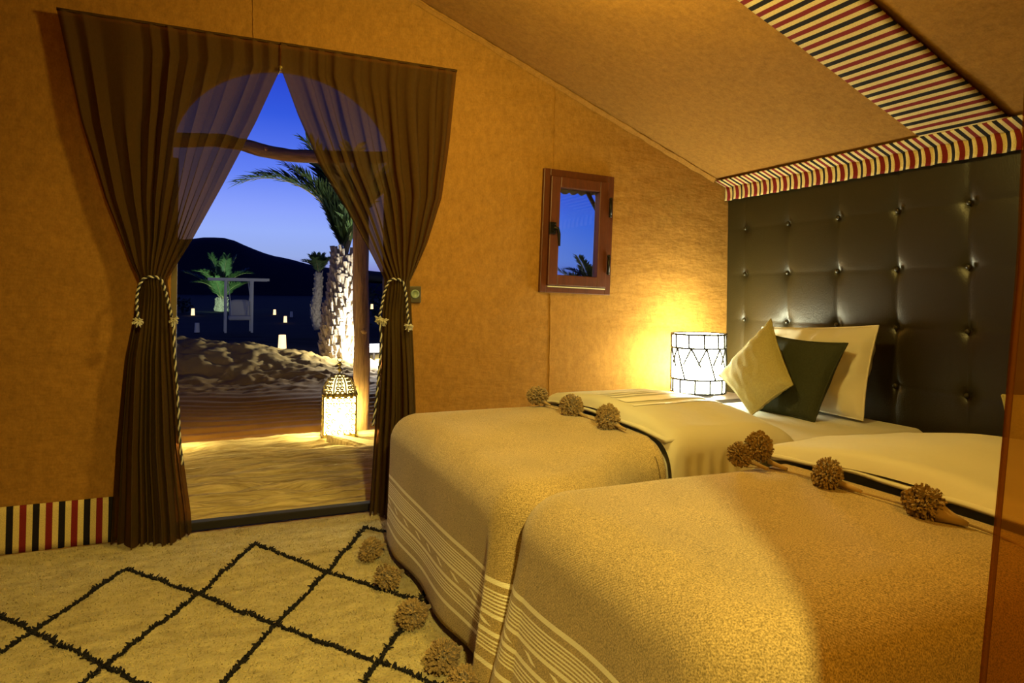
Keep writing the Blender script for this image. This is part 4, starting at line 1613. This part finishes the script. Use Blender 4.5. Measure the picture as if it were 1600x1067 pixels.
mb = MB()
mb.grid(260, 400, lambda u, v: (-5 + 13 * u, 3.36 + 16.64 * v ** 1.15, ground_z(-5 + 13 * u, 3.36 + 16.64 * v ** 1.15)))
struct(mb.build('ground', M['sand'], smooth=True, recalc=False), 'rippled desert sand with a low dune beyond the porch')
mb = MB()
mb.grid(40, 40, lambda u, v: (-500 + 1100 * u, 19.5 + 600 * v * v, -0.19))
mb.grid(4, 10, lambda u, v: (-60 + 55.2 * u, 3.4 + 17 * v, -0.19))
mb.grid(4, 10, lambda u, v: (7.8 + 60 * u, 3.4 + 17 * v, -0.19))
struct(mb.build('ground', M['dim_plain'], recalc=False), 'desert plain running to the mountain, its dimness put into a dark colour')

MT = 400.0
prof = [(-230, 3), (-150, 9), (-90, 14), (-70, 18.0), (-50, 22.5), (-41, 25.5), (-32, 29), (-20, 30.8), (-12, 30.0), (0, 31.2), (12, 30.4), (20, 27.5), (36, 22.5), (50, 19.3), (64, 16.4), (74, 14.8), (105, 7.5), (140, 4.5), (240, 2), (330, 1)]
mb = MB()


def mtn(u, v):
    x = -230 + 560 * u
    h = interp(prof, x)
    s = v * 2 - 1
    hh = h * (1 - abs(s) ** 1.4) + (1 - abs(s)) * 1.2 * nz(x * 0.05, s * 3)
    return (x, MT + s * 60, hh - 1.0)


mb.grid(110, 14, mtn)
struct(mb.build('mountain', M['rock'], smooth=True, recalc=False), 'dark mountain ridge on the horizon')


def frond_mesh(L, e0, e1, leaf, nl=84, seed=0, rib=0.012, flop=0.5):
    """one palm frond from the origin, heading +X; elevation e0 at the base, e1 at the tip"""
    rnd = random.Random(seed)
    pts = [Vector((0, 0, 0))]
    N = 22
    for i in range(N):
        e = math.radians(e0 + (e1 - e0) * (i / N) ** 1.25)
        pts.append(pts[-1] + Vector((math.cos(e), 0.02 * nz(i * 0.3, seed), math.sin(e))) * (L / N))
    rb_ = MB()
    rb_.tube(pts, [rib * (1 - 0.85 * i / N) for i in range(N + 1)], 5)
    lf = MB()
    for i in range(nl):
        t = 0.13 + 0.87 * i / (nl - 1)
        k = min(N - 1, int(t * N))
        p = pts[k].lerp(pts[k + 1], t * N - k)
        d = (pts[k + 1] - pts[k]).normalized()
        up = Vector((-d.z, 0, d.x))
        l = leaf * (0.55 + 0.45 * math.sin(PI * min(1, t * 0.85 + 0.15))) * rnd.uniform(0.85, 1.1)
        for sg in (-1, 1):
            dr = (d * rnd.uniform(0.75, 1.05) + Vector((0, sg, 0)) * rnd.uniform(0.55, 0.9) + up * rnd.uniform(0.05, 0.45)).normalized()
            mid = p + dr * l * 0.5
            tip = p + dr * l + Vector((0, 0, -flop * l * rnd.uniform(0.15, 0.4)))
            w = dr.cross(up).normalized() * l * 0.062
            o = len(lf.v)
            lf.v += [tuple(p), tuple(mid + w), tuple(mid - w), tuple(tip)]
            lf.f += [(o, o + 1, o + 2), (o + 1, o + 3, o + 2)]
    return rb_.mesh('rib'), lf.mesh('frond')


def palm(name, loc, label, cat, trunk_pts, r0, r1, fronds, boots, leaf, grp=None, m=None, seed=0):
    """fronds: list of (azimuth deg, e0, e1, length)"""
    root = thing(name, loc, label, cat, grp)
    P = spline([Vector(p) + Vector(loc) for p in trunk_pts], 8)
    mb = MB()
    n = len(P)
    mb.tube(P, [r0 + (r1 - r0) * i / (n - 1) for i in range(n)], 14)
    for i, v in enumerate(mb.v):
        k, q = divmod(i, 14)
        p = P[min(k, n - 1)]
        mb.v[i] = tuple(p + (Vector(v) - p) * (1 + 0.15 * nz(q * 0.9, k * 0.5, seed)))
    mb.build('trunk', M['trunk'], root, smooth=True)
    if boots:
        rnd = random.Random(seed)
        mb = MB()
        for b in range(boots):
            t = (b + 0.5) / boots
            k = min(n - 2, int(t * (n - 1)))
            p = P[k].lerp(P[k + 1], t * (n - 1) - k)
            r = (r0 + (r1 - r0) * t) * 0.92
            a = b * 2.39996 + rnd.uniform(-0.2, 0.2)
            d = Vector((math.cos(a), math.sin(a), 0))
            s = Vector((-math.sin(a), math.cos(a), 0))
            w = rnd.uniform(0.022, 0.050) * (r0 / 0.27)
            hgt = rnd.uniform(0.08, 0.15) * (r0 / 0.27)
            o_ = rnd.uniform(0.03, 0.075) * (r0 / 0.27)
            q0 = p + d * r
            mb.add([q0 - s * w, q0 + s * w, q0 + s * w * 0.6 + d * o_ + Vector((0, 0, hgt)), q0 - s * w * 0.6 + d * o_ + Vector((0, 0, hgt)),
                    q0 - s * w * 0.5 + Vector((0, 0, hgt * 1.05)), q0 + s * w * 0.5 + Vector((0, 0, hgt * 1.05)), q0 + d * o_ * 0.55 - Vector((0, 0, 0.01))],
                   [(6, 1, 2), (6, 2, 3), (6, 3, 0), (0, 3, 4), (1, 5, 2), (3, 2, 5, 4)])
        o = mb.build('leaf_base', M['trunk'], root)
        o['kind'] = 'stuff'
    top = P[-1]
    for i, (az, e0, e1, L) in enumerate(fronds):
        ribm, lfm = frond_mesh(L, e0, e1, leaf, seed=seed * 50 + i, rib=0.014 * L / 1.6)
        tr = Matrix.Translation(top + Vector((0, 0, -0.05))) @ Matrix.Rotation(math.radians(az), 4, 'Z')
        for me in (ribm, lfm):
            me.transform(tr)
        lfm.materials.append(m or M['frond'])
        ribm.materials.append(M['rachis'])
        f = link('frond', lfm, root)
        rb_ = link('rib', ribm, f)
        rb_.matrix_parent_inverse = Matrix.Identity(4)
    return root


fr = [(176, 80, -28, 2.22), (172, 82, -8, 1.95), (168, 83, 20, 1.75), (190, 78, 30, 1.5), (150, 84, 45, 1.8), (205, 86, 40, 1.9), (120, 82, 30, 2.0), (90, 80, 20, 2.0), (60, 78, 10, 2.1), (30, 80, 5, 2.2), (0, 78, 0, 2.1), (-30, 78, 10, 2.0), (-60, 80, 20, 1.9), (-95, 84, 35, 1.8), (230, 84, 55, 1.5), (182, 68, 62, 0.95), (165, 62, 70, 0.8)]
palm('palm_tree', (1.94, 10.95, -0.05), 'large palm with a shaggy floodlit trunk behind the porch post', 'palm', [(0, 0, 0), (0.0, 0, 0.5), (0.06, 0, 1.1), (0.10, 0, 1.72)], 0.285, 0.20, fr, 420, 0.50, seed=3)
fr = [(k * 31, 72 + 10 * math.sin(k * 2.1), 15 + 20 * math.cos(k * 1.7), 0.62) for k in range(12)] + [(60 + k * 90, 84, 60, 0.6) for k in range(4)]
palm('palm_tree', (3.02, 20.2, 0.02), 'small slender palm seen left of the big palm trunk', 'palm', [(0, 0, 0), (-0.12, 0, 0.5), (-0.06, 0, 1.0), (-0.04, 0, 1.62)], 0.16, 0.11, fr, 90, 0.26, m=M['frond_dark'], seed=5)
fr = [(k * 27 + 10, 66 + 18 * math.sin(k * 2.7), 12 + 24 * math.cos(k * 1.3), 2.5 + 0.4 * math.sin(k * 3.3)) for k in range(14)] + [(k * 72, 82, 62, 2.9) for k in range(5)]
palm('palm_tree', (0.98, 47.0, -0.19), 'bushy palm lit green at the foot of the mountain', 'palm', [(0, 0, 0), (0.02, 0, 0.4), (0, 0, 0.75)], 0.40, 0.32, fr, 90, 0.75, seed=8)
fr = [(k * 40, 60 + 15 * math.sin(k * 2.7), 20 + 24 * math.cos(k * 1.3), 0.50) for k in range(9)] + [(175, 30, 14, 0.42), (185, 50, 36, 0.36), (160, 70, 58, 0.36), (200, 12, -6, 0.36)]
palm('palm_tree', (3.62, 6.05, -0.06), 'palm crown seen through the small window', 'palm', [(0, 0, 0), (0.02, 0, 0.6), (0.02, 0, 1.12)], 0.09, 0.07, fr, 40, 0.15, m=M['frond_dark'], seed=11)

# swing seat in the distance
sg = thing('garden_swing', (0.95, 22.5, -0.19), 'pale swing seat hanging in a metal frame before the mountain', 'swing')
for x in (0.585, 1.335):
    for y in (22.45, 23.3):
        mb = MB()
        mb.box((x, y, 0.60), (0.065, 0.065, 1.60))
        mb.build('post', M['metal_pale'], sg)
mb = MB()
mb.box((0.95, 22.45, 1.44), (1.75, 0.08, 0.08))
mb.box((0.95, 23.3, 1.44), (1.75, 0.08, 0.08))
mb.build('top_beam', M['metal_pale'], sg)
mb = MB()
mb.grid(10, 6, lambda u, v: (0.70 + 0.60 * u, 22.75 + 0.25 * v, 0.30 + 0.52 * min(1, v * 1.6) - 0.06 * abs(2 * u - 1) ** 4))
mb.uv = None
o = mb.build('seat_back', M['cushion_pale'], sg, smooth=True)
o.modifiers.new('thickness', 'SOLIDIFY').thickness = 0.12
mb = MB()
mb.box((1.0, 22.70, 0.26), (0.66, 0.55, 0.14))
mb.build('seat', M['cushion_pale'], sg, bevel=0.04)
for x0, x1 in ((0.76, 0.70), (1.20, 1.28)):
    mb = MB()
    mb.tube([(x0, 22.72, 0.32), (x1, 22.72, 0.95), (x1 - 0.06, 22.72, 1.42)], 0.014, 6)
    mb.build('chain', M['metal_pale'], sg)

# dark shade tent and hedge beyond the post
pv = thing('shade_tent', (4.9, 20.5, -0.19), 'dark open shade tent beyond the floodlight', 'tent')
mb = MB()
mb.grid(12, 6, lambda u, v: (3.9 + 2.6 * u, 19.6 + 2.2 * v, 1.62 + 0.22 * math.sin(PI * v) - 0.12 * math.sin(PI * u)))
mb.uv = None
o = mb.build('canopy', M['dark_cloth'], pv, smooth=True)
o.modifiers.new('thickness', 'SOLIDIFY').thickness = 0.12
for x in (4.0, 4.74, 6.4):
    for y in (19.7, 21.7):
        mb = MB()
        mb.tube([(x, y, -0.19), (x, y, 1.66)], 0.035, 8)
        mb.build('post', M['dark_cloth'], pv)


def bush(x0, x1, y, h, label, seed):
    rnd = random.Random(seed)
    root = thing('hedge', ((x0 + x1) / 2, y, -0.19), label, 'hedge')
    mb = MB()
    for i in range(900):
        x = rnd.uniform(x0, x1)
        top = h * (0.72 + 0.35 * abs(nz(x * 1.6, seed)) + 0.2 * nz(x * 4, seed + 1))
        p = Vector((x, y + rnd.uniform(-0.5, 0.5), -0.19 + top * rnd.random() ** 0.7))
        a, b = Vector((rnd.uniform(-1, 1), rnd.uniform(-1, 1), rnd.uniform(-.6, 1))) * 0.16, Vector((rnd.uniform(-1, 1), rnd.uniform(-1, 1), rnd.uniform(-.6, 1))) * 0.05
        mb.add([p, p + a + b, p + a * 1.7, p + a - b], [(0, 1, 2, 3)])
    o = mb.build('foliage', M['hedge'], root, recalc=False)
    o['kind'] = 'stuff'
    for k in range(5):
        mb = MB()
        x = x0 + (x1 - x0) * (k + 0.5) / 5
        mb.tube([(x, y, -0.2), (x + 0.1, y, -0.19 + h * 0.7)], [0.06, 0.02], 6)
        mb.build('stem', M['hedge'], root)


bush(5.3, 8.6, 26.0, 1.75, 'dark hedge under the shade tent beyond the floodlight', 4)
bush(-4.5, -0.8, 44.0, 0.9, 'low dark scrub at the foot of the mountain', 6)


def bag(x, y, z, h, label, m):
    r = thing('paper_lantern', (x, y, z), label, 'lantern', 'paper lanterns standing about the camp')
    w = h * 0.30
    mb = MB()
    mb.lathe([(w * 0.72 * 1.25, 0.0), (w * 0.72, h)], (x, y, z), 8, PI / 8)
    mb.build('paper_shade', m, r)
    mb = MB()
    mb.lathe([(w * 1.0, -0.01), (w * 1.0, 0.015)], (x, y, z), 8, PI / 8)
    mb.build('base', M['dark_cloth'], r)


bag(1.52, 15.3, -0.19, 0.34, 'glowing paper lantern just beyond the dune, largest in the camp', M['bag_glow'])
bag(-0.75, 19.2, -0.17, 0.26, 'glowing paper lantern close to the left door curtain', M['bag_glow'])
bag(3.05, 29.6, -0.19, 0.27, 'glowing paper lantern right of the swing, nearer of two', M['bag_glow'])
bag(3.55, 40.0, -0.19, 0.30, 'glowing paper lantern right of the swing, farther of two', M['bag_glow'])
bag(-0.55, 39.0, -0.19, 0.36, 'glowing paper lantern at the foot of the bushy palm', M['bag_glow'])
bag(-3.05, 52.0, -0.19, 0.40, 'glowing paper lantern on the horizon left of the bushy palm', M['bag_glow'])
bag(-0.20, 22.6, -0.19, 0.30, 'dim paper lantern with a faint bluish glow left of the swing', M['bag_dim'])
bag(4.00, 36.0, -0.19, 0.30, 'dim paper lantern with a faint bluish glow beside the slender palm', M['bag_dim'])
bag(4.62, 20.6, 0.58, 0.16, 'bright small lantern under the shade tent', M['bag_glow'])

fl = thing('floodlight', (2.43, 10.62, 0.0), 'bright white floodlight on the ground right of the porch post', 'floodlight')
mb = MB()
mb.box((2.432, 10.66, 0.20), (0.17, 0.07, 0.15))
mb.build('housing', M['iron'], fl, bevel=0.008)
mb = MB()
mb.box((2.425, 10.618, 0.20), (0.14, 0.012, 0.12))
mb.build('lens', M['flood_glow'], fl)
mb = MB()
mb.tube([(2.432, 10.66, -0.1), (2.432, 10.66, 0.13)], 0.018, 8)
mb.build('stake', M['iron'], fl)

# awning edge outside the window
aw = thing('awning', (2.2, 3.6, 1.66), 'scalloped awning edge just above the small window outside', 'awning')
mb = MB()
mb.grid(120, 4, lambda u, v: (1.55 + 0.95 * u, 3.52 + 0.004 * math.sin(u * 90), 1.70 - v * (0.040 + 0.014 * abs(math.sin(u * PI * 17)))))
mb.uv = None
o = mb.build('scalloped_edge', M['white_yarn'], aw, smooth=True, recalc=False)
o.modifiers.new('thickness', 'SOLIDIFY').thickness = 0.003
mb = MB()
mb.grid(8, 8, lambda u, v: (1.55 + 0.95 * u, 3.355 + 0.165 * v, 1.72 - 0.02 * v))
mb.uv = None
o = mb.build('awning_cloth', M['dark_cloth'], aw, recalc=False)
o.modifiers.new('thickness', 'SOLIDIFY').thickness = 0.006
mb = MB()
mb.tube([(2.07, 3.37, 1.50), (2.03, 3.50, 1.705)], 0.012, 6)
mb.build('brace', M['dark_cloth'], aw)
